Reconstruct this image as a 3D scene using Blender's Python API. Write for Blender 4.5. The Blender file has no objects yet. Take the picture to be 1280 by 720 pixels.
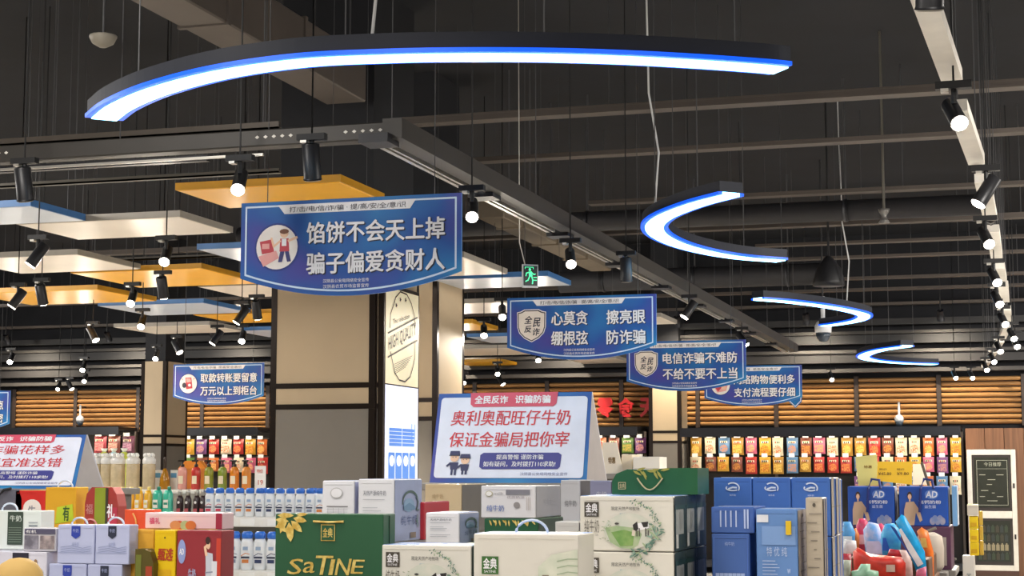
import bpy, math, random
from mathutils import Vector, Matrix
random.seed(7)
S = bpy.context.scene
COL = S.collection
# ------------------------------------------------------------------ camera
F = 2116.0; HY = 590.0; VX = 1273.0; CAMZ = 1.6
PITCH = math.atan((HY-360)/F)
YAW = math.atan((VX-640)/(F*math.cos(PITCH)+(HY-360)*math.sin(PITCH)))
cam_d = bpy.data.cameras.new('camera'); cam = bpy.data.objects.new('camera', cam_d); COL.objects.link(cam)
cam.location = (0, 0, CAMZ); cam.rotation_euler = (math.pi/2+PITCH, 0, YAW)
cam_d.sensor_width = 36; cam_d.lens = F*36/1280; cam_d.clip_end = 200; cam_d.clip_start = .05
S.camera = cam
# ------------------------------------------------------------------ world, light, exposure
S.view_settings.view_transform = 'Standard'; S.view_settings.look = 'None'
S.view_settings.exposure = 0.12; S.view_settings.gamma = 1.0
w = bpy.data.worlds.new('world'); S.world = w; w.use_nodes = True
w.node_tree.nodes['Background'].inputs[0].default_value = (.30, .32, .36, 1)
w.node_tree.nodes['Background'].inputs[1].default_value = .05
def area(name, loc, sx, sy, energy, col=(1, .95, .88), rot=(0, 0, 0)):
    d = bpy.data.lights.new(name, 'AREA'); d.shape = 'RECTANGLE'; d.size = sx; d.size_y = sy; d.energy = energy; d.color = col
    o = bpy.data.objects.new(name, d); COL.objects.link(o); o.location = loc; o.rotation_euler = rot; return o
DN = (0, 0, 0); TL = (math.radians(35), 0, math.radians(40)); TR = (math.radians(35), 0, math.radians(-40))
FILL_LIGHTS = [((-3.2, 1.2, 3.7), 62, DN), ((-1.2, 1.0, 3.7), 62, DN), ((-5.2, 1.8, 3.7), 62, DN), ((-2.2, 4.0, 3.8), 36, DN), ((-4.2, 4.0, 3.8), 36, DN),
         ((.6, 3.6, 3.8), 50, DN), ((-.6, -1.5, 3.7), 80, DN), ((-4, -1.5, 3.7), 80, DN),
         ((2.0, 7.5, 3.8), 150, TL), ((2.0, 11.5, 3.8), 190, TL), ((2.2, 15.5, 3.8), 190, TL), ((2.2, 20, 3.8), 230, TL), ((2.4, 24.5, 3.8), 190, TL),
         ((-8.5, 8, 3.8), 150, TR), ((-11.5, 12.5, 3.8), 200, TR), ((-14.5, 17.5, 3.8), 240, TR), ((-17.5, 22, 3.8), 240, TR),
         ((-4.6, 5.0, 4.2), 60, (math.radians(52), 0, math.radians(22)))]
FILL_LIGHTS = [(l, e*.88, r) for l, e, r in FILL_LIGHTS]
for k, (l, e, r_) in enumerate(FILL_LIGHTS): area('fill_light', l, .9, .9, e, rot=r_)  # unseen fill lights, added out of frame to brighten the shop
SPOT_E = 140
# ------------------------------------------------------------------ pixel -> world
sy_, cy_ = math.sin(YAW), math.cos(YAW); sp_, cp_ = math.sin(PITCH), math.cos(PITCH)
FW = Vector((-sy_*cp_, cy_*cp_, sp_)); RT = Vector((cy_, sy_, 0)); UP = Vector((sy_*sp_, -cy_*sp_, cp_)); C0 = Vector((0, 0, CAMZ))
def ray(px, py): return RT*(px-640)+UP*(360-py)+FW*F
def PY(px, py, Y): d = ray(px, py); return C0+d*(Y/d.y)
def PZ(px, py, Z): d = ray(px, py); return C0+d*((Z-CAMZ)/d.z)
def PX(px, py, X): d = ray(px, py); return C0+d*(X/d.x)
def PD(px, py, zc): return C0+ray(px, py)*(zc/F)
def YD(px, zc, py=590): return PD(px, py, zc).y      # the Y of the plane through depth zc at pixel column px
# ------------------------------------------------------------------ materials
MATS = {}
def rgb(h):
    if isinstance(h, str):
        c = [int(h[i:i+2], 16)/255 for i in (0, 2, 4)]
        return tuple((x/12.92 if x < .04045 else ((x+.055)/1.055)**2.4) for x in c)
    return h
def M(h, rough=.5, metal=0., emit=0., var=.06, scale=9., bump=0., kind=None, h2=None, trans=0.):
    key = (h, rough, metal, emit, var, scale, bump, kind, h2, trans)
    if key in MATS: return MATS[key]
    m = bpy.data.materials.new('mat_%d' % len(MATS)); m.use_nodes = True; MATS[key] = m
    nt = m.node_tree; b = nt.nodes['Principled BSDF']; c = rgb(h)
    tc = nt.nodes.new('ShaderNodeTexCoord')
    if kind == 'wood' or kind == 'woodv':
        mp = nt.nodes.new('ShaderNodeMapping'); mp.inputs['Scale'].default_value = (1, 6, 22) if kind == 'wood' else (22, 6, 1)
        nt.links.new(tc.outputs['Object'], mp.inputs[0])
        n = nt.nodes.new('ShaderNodeTexNoise'); n.inputs['Scale'].default_value = scale*.3; n.inputs['Detail'].default_value = 6
        nt.links.new(mp.outputs[0], n.inputs[0])
    else:
        n = nt.nodes.new('ShaderNodeTexNoise'); n.inputs['Scale'].default_value = scale; n.inputs['Detail'].default_value = 4
        nt.links.new(tc.outputs['Object'], n.inputs[0])
    r = nt.nodes.new('ShaderNodeValToRGB'); nt.links.new(n.outputs[0], r.inputs[0])
    if h2 is not None:
        c2 = rgb(h2); r.color_ramp.elements[0].color = (*c, 1); r.color_ramp.elements[1].color = (*c2, 1)
        r.color_ramp.elements[0].position = .38; r.color_ramp.elements[1].position = .64
    else:
        r.color_ramp.elements[0].color = (*[x*(1-var) for x in c], 1); r.color_ramp.elements[1].color = (*[min(1, x*(1+var)) for x in c], 1)
        r.color_ramp.elements[0].position = .3; r.color_ramp.elements[1].position = .7
    nt.links.new(r.outputs[0], b.inputs['Base Color'])
    b.inputs['Roughness'].default_value = rough; b.inputs['Metallic'].default_value = metal
    if trans: b.inputs['Transmission Weight'].default_value = trans
    if emit: 
        b.inputs['Emission Color'].default_value = (*c, 1); b.inputs['Emission Strength'].default_value = emit
    if bump:
        bp = nt.nodes.new('ShaderNodeBump'); bp.inputs['Strength'].default_value = bump; nt.links.new(n.outputs[0], bp.inputs['Height']); nt.links.new(bp.outputs[0], b.inputs['Normal'])
    return m
# ------------------------------------------------------------------ geometry collector
TXT = {}
def glyphs(body, bold=0.):
    key = (body, bold)
    if key in TXT: return TXT[key]
    cu = bpy.data.curves.new('t', 'FONT'); cu.body = body; cu.resolution_u = 2; cu.offset = bold if bold < .013 else .012; cu.fill_mode = 'FRONT'
    o = bpy.data.objects.new('t', cu); COL.objects.link(o)
    me = bpy.data.meshes.new_from_object(o.evaluated_get(bpy.context.evaluated_depsgraph_get()))
    vs = [(v.co.x, v.co.y) for v in me.vertices]; fs = [tuple(p.vertices) for p in me.polygons]
    bpy.data.objects.remove(o); bpy.data.curves.remove(cu); bpy.data.meshes.remove(me)
    x0 = min(v[0] for v in vs); x1 = max(v[0] for v in vs); y0 = min(v[1] for v in vs); y1 = max(v[1] for v in vs)
    vs = [((x-x0)/(x1-x0), (y-y0)/(y1-y0)) for x, y in vs]
    TXT[key] = (vs, fs); return TXT[key]
class G:
    def __init__(s): s.v = []; s.f = []; s.mi = []; s.m = []; s.sm = []; s.rg = []; s.k = 0.; s.fr()
    def fr(s, O=(0, 0, 0), U=(1, 0, 0), W=(0, 0, 1)):           # print frame: u to the right, w up, n outward
        s.O = Vector(O); s.U = Vector(U); s.W = Vector(W); s.N = s.U.cross(s.W); return s
    def mid(s, m):
        if m not in s.m: s.m.append(m)
        return s.m.index(m)
    def add(s, vs, fs, m, smooth=False):
        s.rg.append((len(s.v), len(s.f))); b = len(s.v); s.v += [Vector(v) for v in vs]; k = s.mid(m)
        for f in fs: s.f.append([b+i for i in f]); s.mi.append(k); s.sm.append(smooth)
    def pt(s, u, w, n=0.): return s.O+s.U*u+s.W*w+s.N*n
    def poly(s, pts, m, n=0.):
        s.k += .00004; n += s.k; s.add([s.pt(u, w, n) for u, w in pts], [list(range(len(pts)))], m)
    def rect(s, u0, w0, u1, w1, m, n=0.): s.poly([(u0, w0), (u1, w0), (u1, w1), (u0, w1)], m, n)
    def ell(s, cu, cw, ru, rw, m, n=0., k=20, a0=0): s.poly([(cu+ru*math.cos(a0+2*math.pi*i/k), cw+rw*math.sin(a0+2*math.pi*i/k)) for i in range(k)], m, n)
    def line(s, pts, t, m, n=0., closed=False):
        P = pts+[pts[0]] if closed else pts
        for (a, b), (c, d) in zip(P[:-1], P[1:]):
            L = math.hypot(c-a, d-b) or 1; ox, oy = -(d-b)/L*t/2, (c-a)/L*t/2; ex, ey = (c-a)/L*t*.3, (d-b)/L*t*.3
            s.poly([(a-ox-ex, b-oy-ey), (c-ox+ex, d-oy+ey), (c+ox+ex, d+oy+ey), (a+ox-ex, b+oy-ey)], m, n)
    def leaf(s, u, w, L, t, a, m, n=0.):
        ca, sa = math.cos(a), math.sin(a); s.poly([(u+x*ca-y*sa, w+x*sa+y*ca) for x, y in ((0, 0), (L*.35, -t/2), (L*.75, -t*.35), (L, 0), (L*.75, t*.35), (L*.35, t/2))], m, n)
    def text(s, body, u0, w0, u1, w1, m, n=0., bold=.02, shear=0.):
        vs, fs = glyphs(body, 0.)
        d = abs(w1-w0)*bold*.75; offs = [(0, 0)] if bold < .012 else [(-d, 0), (d, 0), (0, d*.8), (0, -d*.8)] if bold > .02 else [(-d, 0), (d, 0)]
        for a, b in offs:
            s.k += .00004; s.add([s.pt(a+u0+(u1-u0)*x+shear*(w1-w0)*y, b+w0+(w1-w0)*y, n+s.k) for x, y in vs], fs, m)
    def prism(s, pts, n0, n1, m, mside=None):
        k = len(pts); s.add([s.pt(u, w, n1) for u, w in pts], [list(range(k))], m); s.add([s.pt(u, w, n0) for u, w in pts], [list(range(k-1, -1, -1))], m)
        s.add([s.pt(u, w, n0) for u, w in pts]+[s.pt(u, w, n1) for u, w in pts], [[i, (i+1) % k, k+(i+1) % k, k+i] for i in range(k)], mside or m)
    def text3d(s, body, u0, w0, u1, w1, d, m, bold=.03):
        vs, fs = glyphs(body, .012); P = lambda x, y: (u0+(u1-u0)*x, w0+(w1-w0)*y)
        s.add([s.pt(*P(x, y), d) for x, y in vs], fs, m)
        cnt = {}
        for f in fs:
            for i in range(len(f)): e = (f[i], f[(i+1) % len(f)]); cnt[e] = 1
        side = [e for e in cnt if (e[1], e[0]) not in cnt]
        n = len(vs); s.add([s.pt(*P(x, y), 0) for x, y in vs]+[s.pt(*P(x, y), d) for x, y in vs], [[a, b, b+n, a+n] for a, b in side], m)
    def box(s, x0, y0, z0, x1, y1, z1, m, ch=0.):
        if ch <= 0:
            s.add([(x, y, z) for x in (x0, x1) for y in (y0, y1) for z in (z0, z1)], [(0, 1, 3, 2), (4, 6, 7, 5), (0, 4, 5, 1), (2, 3, 7, 6), (0, 2, 6, 4), (1, 5, 7, 3)], m); return
        c = ch; vs = []; idx = {}
        for i, x in enumerate((x0, x1)):
            for j, y in enumerate((y0, y1)):
                for k, z in enumerate((z0, z1)):
                    sx, sy, sz = (1-2*i)*c, (1-2*j)*c, (1-2*k)*c
                    idx[i, j, k, 0] = len(vs); vs.append((x, y+sy, z+sz))
                    idx[i, j, k, 1] = len(vs); vs.append((x+sx, y, z+sz))
                    idx[i, j, k, 2] = len(vs); vs.append((x+sx, y+sy, z))
        I = lambda *a: idx[a]; fs = []
        for i in (0, 1): fs.append([I(i, 0, 0, 0), I(i, 1, 0, 0), I(i, 1, 1, 0), I(i, 0, 1, 0)])
        for j in (0, 1): fs.append([I(0, j, 0, 1), I(1, j, 0, 1), I(1, j, 1, 1), I(0, j, 1, 1)])
        for k in (0, 1): fs.append([I(0, 0, k, 2), I(1, 0, k, 2), I(1, 1, k, 2), I(0, 1, k, 2)])
        for j in (0, 1):
            for k in (0, 1): fs.append([I(0, j, k, 1), I(1, j, k, 1), I(1, j, k, 2), I(0, j, k, 2)])
        for i in (0, 1):
            for k in (0, 1): fs.append([I(i, 0, k, 0), I(i, 1, k, 0), I(i, 1, k, 2), I(i, 0, k, 2)])
            for j in (0, 1): fs.append([I(i, j, 0, 0), I(i, j, 1, 0), I(i, j, 1, 1), I(i, j, 0, 1)])
            for j in (0, 1):
                for k in (0, 1): fs.append([I(i, j, k, 0), I(i, j, k, 1), I(i, j, k, 2)])
        cc = Vector(((x0+x1)/2, (y0+y1)/2, (z0+z1)/2))
        for f in fs:
            a, b, d = (Vector(vs[f[q]]) for q in (0, 1, 2))
            if (b-a).cross(d-a).dot(a-cc) < 0: f.reverse()
        s.add(vs, fs, m)
    def tube(s, pts, r, m, n=8, cap=True):
        pts = [Vector(p) for p in pts]; rs = r if isinstance(r, (list, tuple)) else [r]*len(pts)
        vs = []; k = len(pts)
        for i, p in enumerate(pts):
            d = (pts[min(i+1, k-1)]-pts[max(i-1, 0)]).normalized()
            a = Vector((0, 0, 1)) if abs(d.z) < .9 else Vector((1, 0, 0))
            u = d.cross(a).normalized(); v = d.cross(u)
            vs += [p+(u*math.cos(2*math.pi*j/n)+v*math.sin(2*math.pi*j/n))*rs[i] for j in range(n)]
        fs = [[i*n+j, i*n+(j+1) % n, (i+1)*n+(j+1) % n, (i+1)*n+j] for i in range(k-1) for j in range(n)]
        if cap: fs += [list(range(n)), list(range((k-1)*n+n-1, (k-1)*n-1, -1))]
        s.add(vs, fs, m, n > 6)
    def lathe(s, prof, m, c=(0, 0, 0), n=14, sx=1., sy=1., cap=True):    # prof: (r, z)
        vs = [(c[0]+r*sx*math.cos(2*math.pi*j/n), c[1]+r*sy*math.sin(2*math.pi*j/n), c[2]+z) for r, z in prof for j in range(n)]
        k = len(prof); fs = [[i*n+j, i*n+(j+1) % n, (i+1)*n+(j+1) % n, (i+1)*n+j] for i in range(k-1) for j in range(n)]
        if cap: fs += [list(range(n-1, -1, -1)), list(range((k-1)*n, k*n))]
        s.add(vs, fs, m, True)
    def mesh(s, name, off):
        me = bpy.data.meshes.new(name); o = Vector(off)
        me.from_pydata([tuple(v-o) for v in s.v], [], s.f)
        for m in s.m: me.materials.append(m)
        me.polygons.foreach_set('material_index', s.mi); me.polygons.foreach_set('use_smooth', s.sm); me.update(); return me
WL = {}
def thing(name, label, cat, loc, group=None, kind=None):
    o = bpy.data.objects.new(name, None); COL.objects.link(o); o.location = loc; WL[o.name] = Vector(loc); o.empty_display_size = .05
    if label: o['label'] = label
    if cat: o['category'] = cat
    if group: o['group'] = group
    if kind: o['kind'] = kind
    return o
SPLIT = {'suspension_wire', 'hanger_rod', 'rail_bracket', 'track_rail', 'pipe_clamp', 'duct_flange', 'spacer', 'cord_handle', 'foil_ornament', 'edge_frame', 'side_panel', 'frame', 'flange', 'small_pack', 'door_frame'}
STUFF = {'ventilation_hole'}
def part(g, name, parent, label=None, stuff=False):
    if name in SPLIT and len(g.rg) > 1:
        o = None; rg = g.rg+[(len(g.v), len(g.f))]
        for (va, fa), (vb, fb) in zip(rg[:-1], rg[1:]):
            h = G(); h.v = g.v[va:vb]; h.f = [[i-va for i in f] for f in g.f[fa:fb]]; h.mi = g.mi[fa:fb]; h.sm = g.sm[fa:fb]; h.m = g.m
            o = part(h, name, parent, label)
        return o
    off = WL[parent.name]; o = bpy.data.objects.new(name, g.mesh(name, off)); COL.objects.link(o); o.parent = parent; WL[o.name] = off
    if label: o['label'] = label
    if stuff or name in STUFF: o['kind'] = 'stuff'
    return o
def solo(g, name, label, cat, loc=None, group=None, kind=None):
    if loc is None:
        xs = [v.x for v in g.v]; ys = [v.y for v in g.v]; zs = [v.z for v in g.v]
        loc = ((min(xs)+max(xs))/2, (min(ys)+max(ys))/2, min(zs))
    o = bpy.data.objects.new(name, g.mesh(name, loc)); COL.objects.link(o); o.location = loc; WL[o.name] = Vector(loc)
    if label: o['label'] = label
    if cat: o['category'] = cat
    if group: o['group'] = group
    if kind: o['kind'] = kind
    return o
def dup(root, loc, label, group=None, rz=None):
    r = root.copy(); COL.objects.link(r); r.location = loc; WL[r.name] = Vector(loc); r['label'] = label
    if group: r['group'] = group
    if rz is not None: r.rotation_euler = (0, 0, rz)
    for ch in list(root.children):
        c = ch.copy(); COL.objects.link(c); c.parent = r
        for g2 in list(ch.children):
            d = g2.copy(); COL.objects.link(d); d.parent = c
    return r
ORD = ['', 'first', 'second', 'third', 'fourth', 'fifth', 'sixth', 'seventh', 'eighth', 'ninth', 'tenth', 'eleventh', 'twelfth', 'thirteenth', 'fourteenth', 'fifteenth', 'sixteenth', 'seventeenth', 'eighteenth', 'nineteenth', 'twentieth', 'twenty-first', 'twenty-second', 'twenty-third', 'twenty-fourth']
# shared materials
BLACK = M('151517', .6); DKMET = M('26262a', .45, .3); GREYM = M('5c5850', .5, .3); WIRE = M('4a4a4c', .5, .3); ALU = M('b8b4ac', .35, .6)
WHITE = M('f0efec', .5); CREAM = M('e8e2d6', .55); INK = M('3a3a40', .6); LGREY = M('a9a9ae', .6)
GLOW = M('fff4e0', .5, emit=26.); CEILZ = 5.4; YB = YD(640, 28.6)
# ================================================================== STRUCTURE
def slab(name, x0, y0, z0, x1, y1, z1, m):
    g = G(); g.box(x0, y0, z0, x1, y1, z1, m); return solo(g, name, None, None, kind='structure')
XL, XR, YF = -25., 7., -6.
slab('floor', XL, YF, -.1, XR, YB, 0, M('e2ddd4', .2, scale=2, var=.05))
slab('ceiling', XL, YF, CEILZ, XR, YB, CEILZ+.1, M('0f1118', .9, scale=1.5, var=.3))
slab('wall_left', XL-.1, YF, 0, XL, YB, CEILZ, M('2a2622', .8)); slab('wall_right', XR, YF, 0, XR+.1, YB, CEILZ, M('4a443c', .8)); slab('wall_front', XL, YF-.1, 0, XR, YF, CEILZ, M('4a443c', .8))
g = G(); g.box(XL, YB, 0, XR, YB+.15, CEILZ, M('111218', .85, scale=3, var=.2))
wall = solo(g, 'wall_back', None, None, loc=(0, YB, 0), kind='structure')
ztop = PY(640, 479, YB).z; zbot = PY(640, 535, YB).z
WOODS = [M('a87c4c', .5, scale=3, var=.1), M('b0834f', .5, scale=3, var=.1), M('9c7244', .5, scale=3, var=.1)]
bayw = PY(1174, 500, YB).x-PY(1071, 500, YB).x; x0 = PY(1071, 500, YB).x
NS = 9; ph = (ztop-zbot)/NS
for b in range(-12, 4):
    xa, xb = x0+b*bayw, x0+(b+1)*bayw
    g = G(); g.box(xa-.035, YB-.09, zbot-.02, xa+.035, YB, ztop+.02, M('33261f', .5)); part(g, 'slat_post', wall)
    for i in range(NS):
        z = zbot+i*ph
        prof = [(0, .008), (.03, .01), (.055, ph*.16), (.08, ph*.4), (.085, ph*.62), (.06, ph*.82), (.03, ph*.92), (0, ph*.94)]
        g = G(); vs = [(x, YB-d, z+h) for x in (xa+.04, xb-.04) for d, h in prof]; k = len(prof)
        g.add(vs, [[j, (j+1) % k, k+(j+1) % k, k+j] for j in range(k)]+[list(range(k-1, -1, -1)), list(range(k, 2*k))], random.choice(WOODS)); part(g, 'slat', wall)
# dark conduits and trays against the far wall above the wood
for i, (py, t, c) in enumerate(((474, .06, '3a3735'), (463, .12, '242223'), (452, .05, '3b3836'), (441, .14, '222224'), (430, .05, '35322f'), (420, .1, '201f20'))):
    z = PY(640, py, YB).z; g = G(); g.box(XL+.2, YB-.35-.05*(i % 3), z, XR-.5, YB-.22-.05*(i % 3), z+t, M(c, .6)); part(g, 'wall_conduit', wall)
# ------------------------------------------------------------------ columns
def column(label, pxl, pxr, zc, dep, zt_py, ys, corecol=True):
    Y = YD(pxl, zc); xl = PY(pxl, 500, Y).x; xr = PY(pxr, 500, Y).x; zt = PY(pxl, zt_py, Y).z
    za, zb_ = PY(pxl, ys[0], Y).z, PY(pxl, ys[1], Y).z
    t = thing('column', label, 'column', ((xl+xr)/2, Y, 0))
    tr = .045 if zc < 20 else .06; Bg = M('c3ae90', .7, scale=3, var=.03); Bl = M('807a72', .7, scale=3, var=.04); TR = M('2a211c', .3, .6)
    g = G(); g.box(xl+.04, Y+.04, 0, xr-.04, Y+dep-.04, CEILZ, M('1a1b20', .8)); part(g, 'column_core', t, 'black painted upper shaft')
    for nm, z0, z1, m in (('lower_panel', 0, zb_-.02, Bl), ('middle_panel', zb_+.02, za-.02, Bg), ('upper_panel', za+.02, zt, Bg)):
        g = G(); g.box(xl+tr, Y, z0, xr-tr, Y+.035, z1, m); g.box(xr-.035, Y+tr, z0, xr, Y+dep-tr, z1, m); g.box(xl, Y+tr, z0, xl+.035, Y+dep-tr, z1, m); part(g, nm, t)
    for z in (za, zb_):
        g = G(); g.box(xl-.004, Y-.006, z-.02, xr+.006, Y+dep, z+.02, TR); part(g, 'seam_trim', t)
    for xx, yy in ((xl, Y), (xr, Y), (xr, Y+dep), (xl, Y+dep)):
        sx = 1 if xx == xl else -1; sy = 1 if yy == Y else -1
        g = G(); g.box(min(xx, xx+sx*tr)-.002, min(yy, yy+sy*tr)-.003, 0, max(xx, xx+sx*tr)+.002, max(yy, yy+sy*tr)+.003, zt, TR); part(g, 'corner_trim', t)
    return xl, xr, Y, t
c1 = column('large beige and grey clad column behind the largest blue sign', 338, 468, 13, .98, 318, (483, 509))
c2 = column('beige clad column partly hidden behind the large column with the light box', 450, 546, 15.9, .8, 330, (501, 524))
c3 = column('narrow beige column at the back wall under the shield sign', 811, 851, 27.3, .62, 478, (540, 552.6))
c4 = column('beige column at the back left beside the small sign with the red phone', 176, 207, 27.0, .75, 452, (545, 556))
# light box poster on the side of the large column
xl, xr, Y1, _ = c1
ya, yb = Y1+.06, Y1+.86; zt = PY(470, 352, Y1).z; zm = 1.6+(590-483)*0+PX(496, 482, xr).z-1.6
t = thing('light_box', 'tall lit poster light box with a high quality badge on the column side', 'poster', (xr+.02, (ya+yb)/2, 0))
g = G(); g.box(xr+.004, ya, .25, xr+.05, yb, zt, M('3a3028', .4, .4), .004); part(g, 'frame', t)
g = G(); g.fr((xr+.052, ya+.03, 0), (0, 1, 0), (0, 0, 1)); W_ = yb-ya-.06
g.rect(0, zm, W_, zt-.03, M('efe2c0', .5, emit=.3)); part(g, 'upper_poster', t, 'cream lit upper poster')
g = G(); g.fr((xr+.052, ya+.03, 0), (0, 1, 0), (0, 0, 1)); g.rect(0, .3, W_, zm-.01, M('dfe3fb', .5, emit=.55)); part(g, 'lower_poster', t, 'white and blue lit lower poster')
g = G(); g.fr((xr+.055, ya+.03, 0), (0, 1, 0), (0, 0, 1)); K = M('2b241c', .6)
cu, ch = W_*.5, zt-zm; cb = zm
hexa = [(.16, .58), (.13, .5), (.1, .72), (.2, .82), (.3, .86), (.42, .95), (.58, .94), (.7, .86), (.85, .8), (.88, .66)]
up = [(.12, .56), (.13, .70), (.22, .80), (.28, .88), (.42, .95), (.62, .94), (.76, .86), (.86, .74), (.88, .62)]
lo = [(.13, .32), (.2, .22), (.26, .12), (.4, .05), (.58, .04), (.74, .1), (.82, .2), (.88, .3), (.89, .46)]
for L in (up, lo): g.line([(a*W_, cb+b*ch) for a, b in L], .012, K)
g.line([(.06*W_, cb+.5*ch), (.95*W_, cb+.73*ch)], .012, K); g.line([(.06*W_, cb+.26*ch), (.95*W_, cb+.49*ch)], .012, K)
vs, fs = glyphs('HIGH QUALITY', .01)
g.add([g.pt(W_*(.08+.84*x), cb+ch*(.30+.225*x+.16*y)) for x, y in vs], fs, K)
vs, fs = glyphs('The selection', 0.)
g.add([g.pt(W_*(.2+.5*x), cb+ch*(.60+.1*x+.05*y)) for x, y in vs], fs, K)
for a, b in ((.3, .8), (.42, .87), (.58, .88)):
    g.poly([(W_*(a+.035*(1 if i % 2 == 0 else .45)*math.cos(i*math.pi/5)), cb+ch*(b+.03*(1 if i % 2 == 0 else .45)*math.sin(i*math.pi/5))) for i in range(10)], K)
for i in range(6): g.line([(W_*.25, cb+ch*(.20-.02*i)), (W_*(.8-.04*i), cb+ch*(.32-.025*i))], .004, K)
part(g, 'badge_print', t, 'black line badge with three stars')
g = G(); g.fr((xr+.055, ya+.03, 0), (0, 1, 0), (0, 0, 1)); B = M('5c8ee0', .5, emit=.35); zz = PX(496, 535, xr).z; z2 = PX(496, 558, xr).z
for i in range(2):
    for j in range(5): g.rect(W_*(.12+.39*i), z2+(zz-z2)*j/5, W_*(.49+.39*i), z2+(zz-z2)*(j+.82)/5, B)
z3 = PX(496, 566, xr).z; z4 = PX(496, 600, xr).z
for i in range(4):
    u = W_*(.1+.21*i); g.rect(u, z4, u+W_*.18, z3, B); g.ell(u+W_*.09, z3-(z3-z4)*.3, W_*.07, (z3-z4)*.2, M('e9ecfb', .5, emit=.7), .002)
g.line([(W_*.8, zm-.3), (W_*.8, zm-.42)], .015, B); g.line([(W_*.9, zm-.3), (W_*.9, zm-.42)], .015, B)
part(g, 'chart_print', t, 'pale blue chart print')
# ================================================================== CEILING: beams, ducts, frames, rings
ZB = 4.2
BEAMS = [(134, 12, 500, .10), (188, 7, 560, .07), (250, 6, 735, .06), (289, 8, -40, .06), (312, 4, 944, .05), (330, 4, 984, .05), (356, 4, -40, .05), (370, 4, 640, .05), (388, 4, -40, .05), (405, 3, 560, .05), (419, 3, -40, .05)]
for i, (py, th, pxs, hz) in enumerate(BEAMS):
    p = PZ(850, py, ZB); xs = max(XL+.3, PY(pxs, py, p.y).x); zc = (p-C0).dot(FW)
    t = thing('ceiling_beam', 'long brown-grey steel beam across the ceiling, %s from the camera' % ORD[i+1], 'beam', ((xs+XR)/2, p.y, ZB), 'steel beams under the dark ceiling')
    h = th*zc/F*.8; g = G(); mb = M('4c443e', .6, .1, scale=2, var=.15)
    g.box(xs, p.y, ZB, XR-.3, p.y+.14, ZB+.018, mb); g.box(xs, p.y, ZB+h-.012, XR-.3, p.y+.14, ZB+h, mb); part(g, 'flange', t)
    g = G(); g.box(xs, p.y+.004, ZB+.018, XR-.3, p.y+.03, ZB+h-.012, mb); part(g, 'web', t)
    g = G()
    for q in range(2):
        x = xs+1.6+(i*.7) % 2+(XR-xs-5)*q*.75; g.tube([(x, p.y+.07, ZB+h), (x, p.y+.07, CEILZ)], .005, WIRE, 5)
    part(g, 'hanger_rod', t)
for i, (py, r, pxa, pxb) in enumerate(((272, .1, 300, 1230), (348, .14, 700, 1045))):
    p = PZ(850, py, 4.1); g = G(); xa, xb = PY(pxa, py, p.y).x, PY(pxb, py, p.y).x
    g.tube([(xa, p.y, 4.1), (xb, p.y, 4.1)], r, M('2f2e31', .6, .1), 14)
    t = thing('duct_pipe', ['grey round pipe crossing behind the second ring light', 'short thick round duct under the ceiling above the third ring light'][i], 'pipe', ((xa+xb)/2, p.y, 4.0)); part(g, 'pipe', t)
    g = G()
    for q in range(3):
        x = xa+(xb-xa)*(q+.5)/3; g.tube([(x, p.y, 4.1+r), (x, p.y, CEILZ)], .01, WIRE, 5)
        g.tube([(x-.02, p.y, 4.1), (x+.02, p.y, 4.1)], r+.01, DKMET, 14)
    part(g, 'pipe_clamp', t)
def duct(label, a0, a1, b0, Z, col, h=.35):
    A, B_, C = PZ(*a0, Z), PZ(*a1, Z), PZ(*b0, Z); x0, x1 = A.x, B_.x; y0, y1 = A.y, C.y
    g = G(); m = M(col, .6, .1, scale=2, var=.1); g.box(x0, y0-1.2, Z, x1, y1, Z+h, m, .01); t = thing('air_duct', label, 'duct', ((x0+x1)/2, (y0+y1)/2, Z)); part(g, 'duct_body', t)
    g = G()
    y = y0-.6
    while y < y1: g.box(x0-.015, y, Z-.012, x1+.015, y+.04, Z+h+.01, m); y += 1.2
    part(g, 'duct_flange', t)
    g = G(); y = y0-.3
    while y < y1: g.tube([(x0+.02, y, Z+h), (x0+.02, y, CEILZ)], .008, WIRE, 5); g.tube([(x1-.02, y, Z+h), (x1-.02, y, CEILZ)], .008, WIRE, 5); y += 1.5
    part(g, 'hanger_rod', t)
duct('flat brown-grey air duct running back at the upper left above the large ring light', (165, 2), (236, 2), (452, 128), 4.4, '574f49')
duct('short tan air duct above the green exit sign', (645, 296), (668, 291), (722, 340), 3.84, '6e6252', .2)
# lighting frame with corner
ZT = 3.2
def wires(g, pts, ztop, zbot, r=.003):
    for x, y in pts: g.tube([(x, y, zbot), (x, y, ztop)], r, WIRE, 5, False)
A = PZ(490, 173, ZT); Bp = PZ(0, 207, ZT); E = PZ(993, 440, ZT)
t = thing('lighting_frame', 'large dark grey lighting frame with one corner above the largest blue sign', 'lighting frame', (A.x, A.y, ZT))
mf = M('3f3c39', .5, .2, scale=4)
g = G(); g.box(-14, A.y, ZT, A.x, A.y+.1, ZT+.085, mf, .006); part(g, 'front_beam', t)
g = G()
ang = math.atan2(E.x-A.x, E.y-A.y)
dx, dy = math.sin(ang), math.cos(ang); L = (E-A).length; nx, ny = dy, -dx
def obox(g, s0, s1, o0, o1, z0, z1, m):
    P = lambda s, o, z: (A.x+dx*s+nx*o, A.y+dy*s+ny*o, z)
    g.add([P(s, o, z) for s in (s0, s1) for o in (o0, o1) for z in (z0, z1)], [(0, 1, 3, 2), (4, 6, 7, 5), (0, 4, 5, 1), (2, 3, 7, 6), (0, 2, 6, 4), (1, 5, 7, 3)], m)
obox(g, 0, L, -.05, .05, ZT, ZT+.1, mf); part(g, 'long_beam', t)
g = G()
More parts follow.
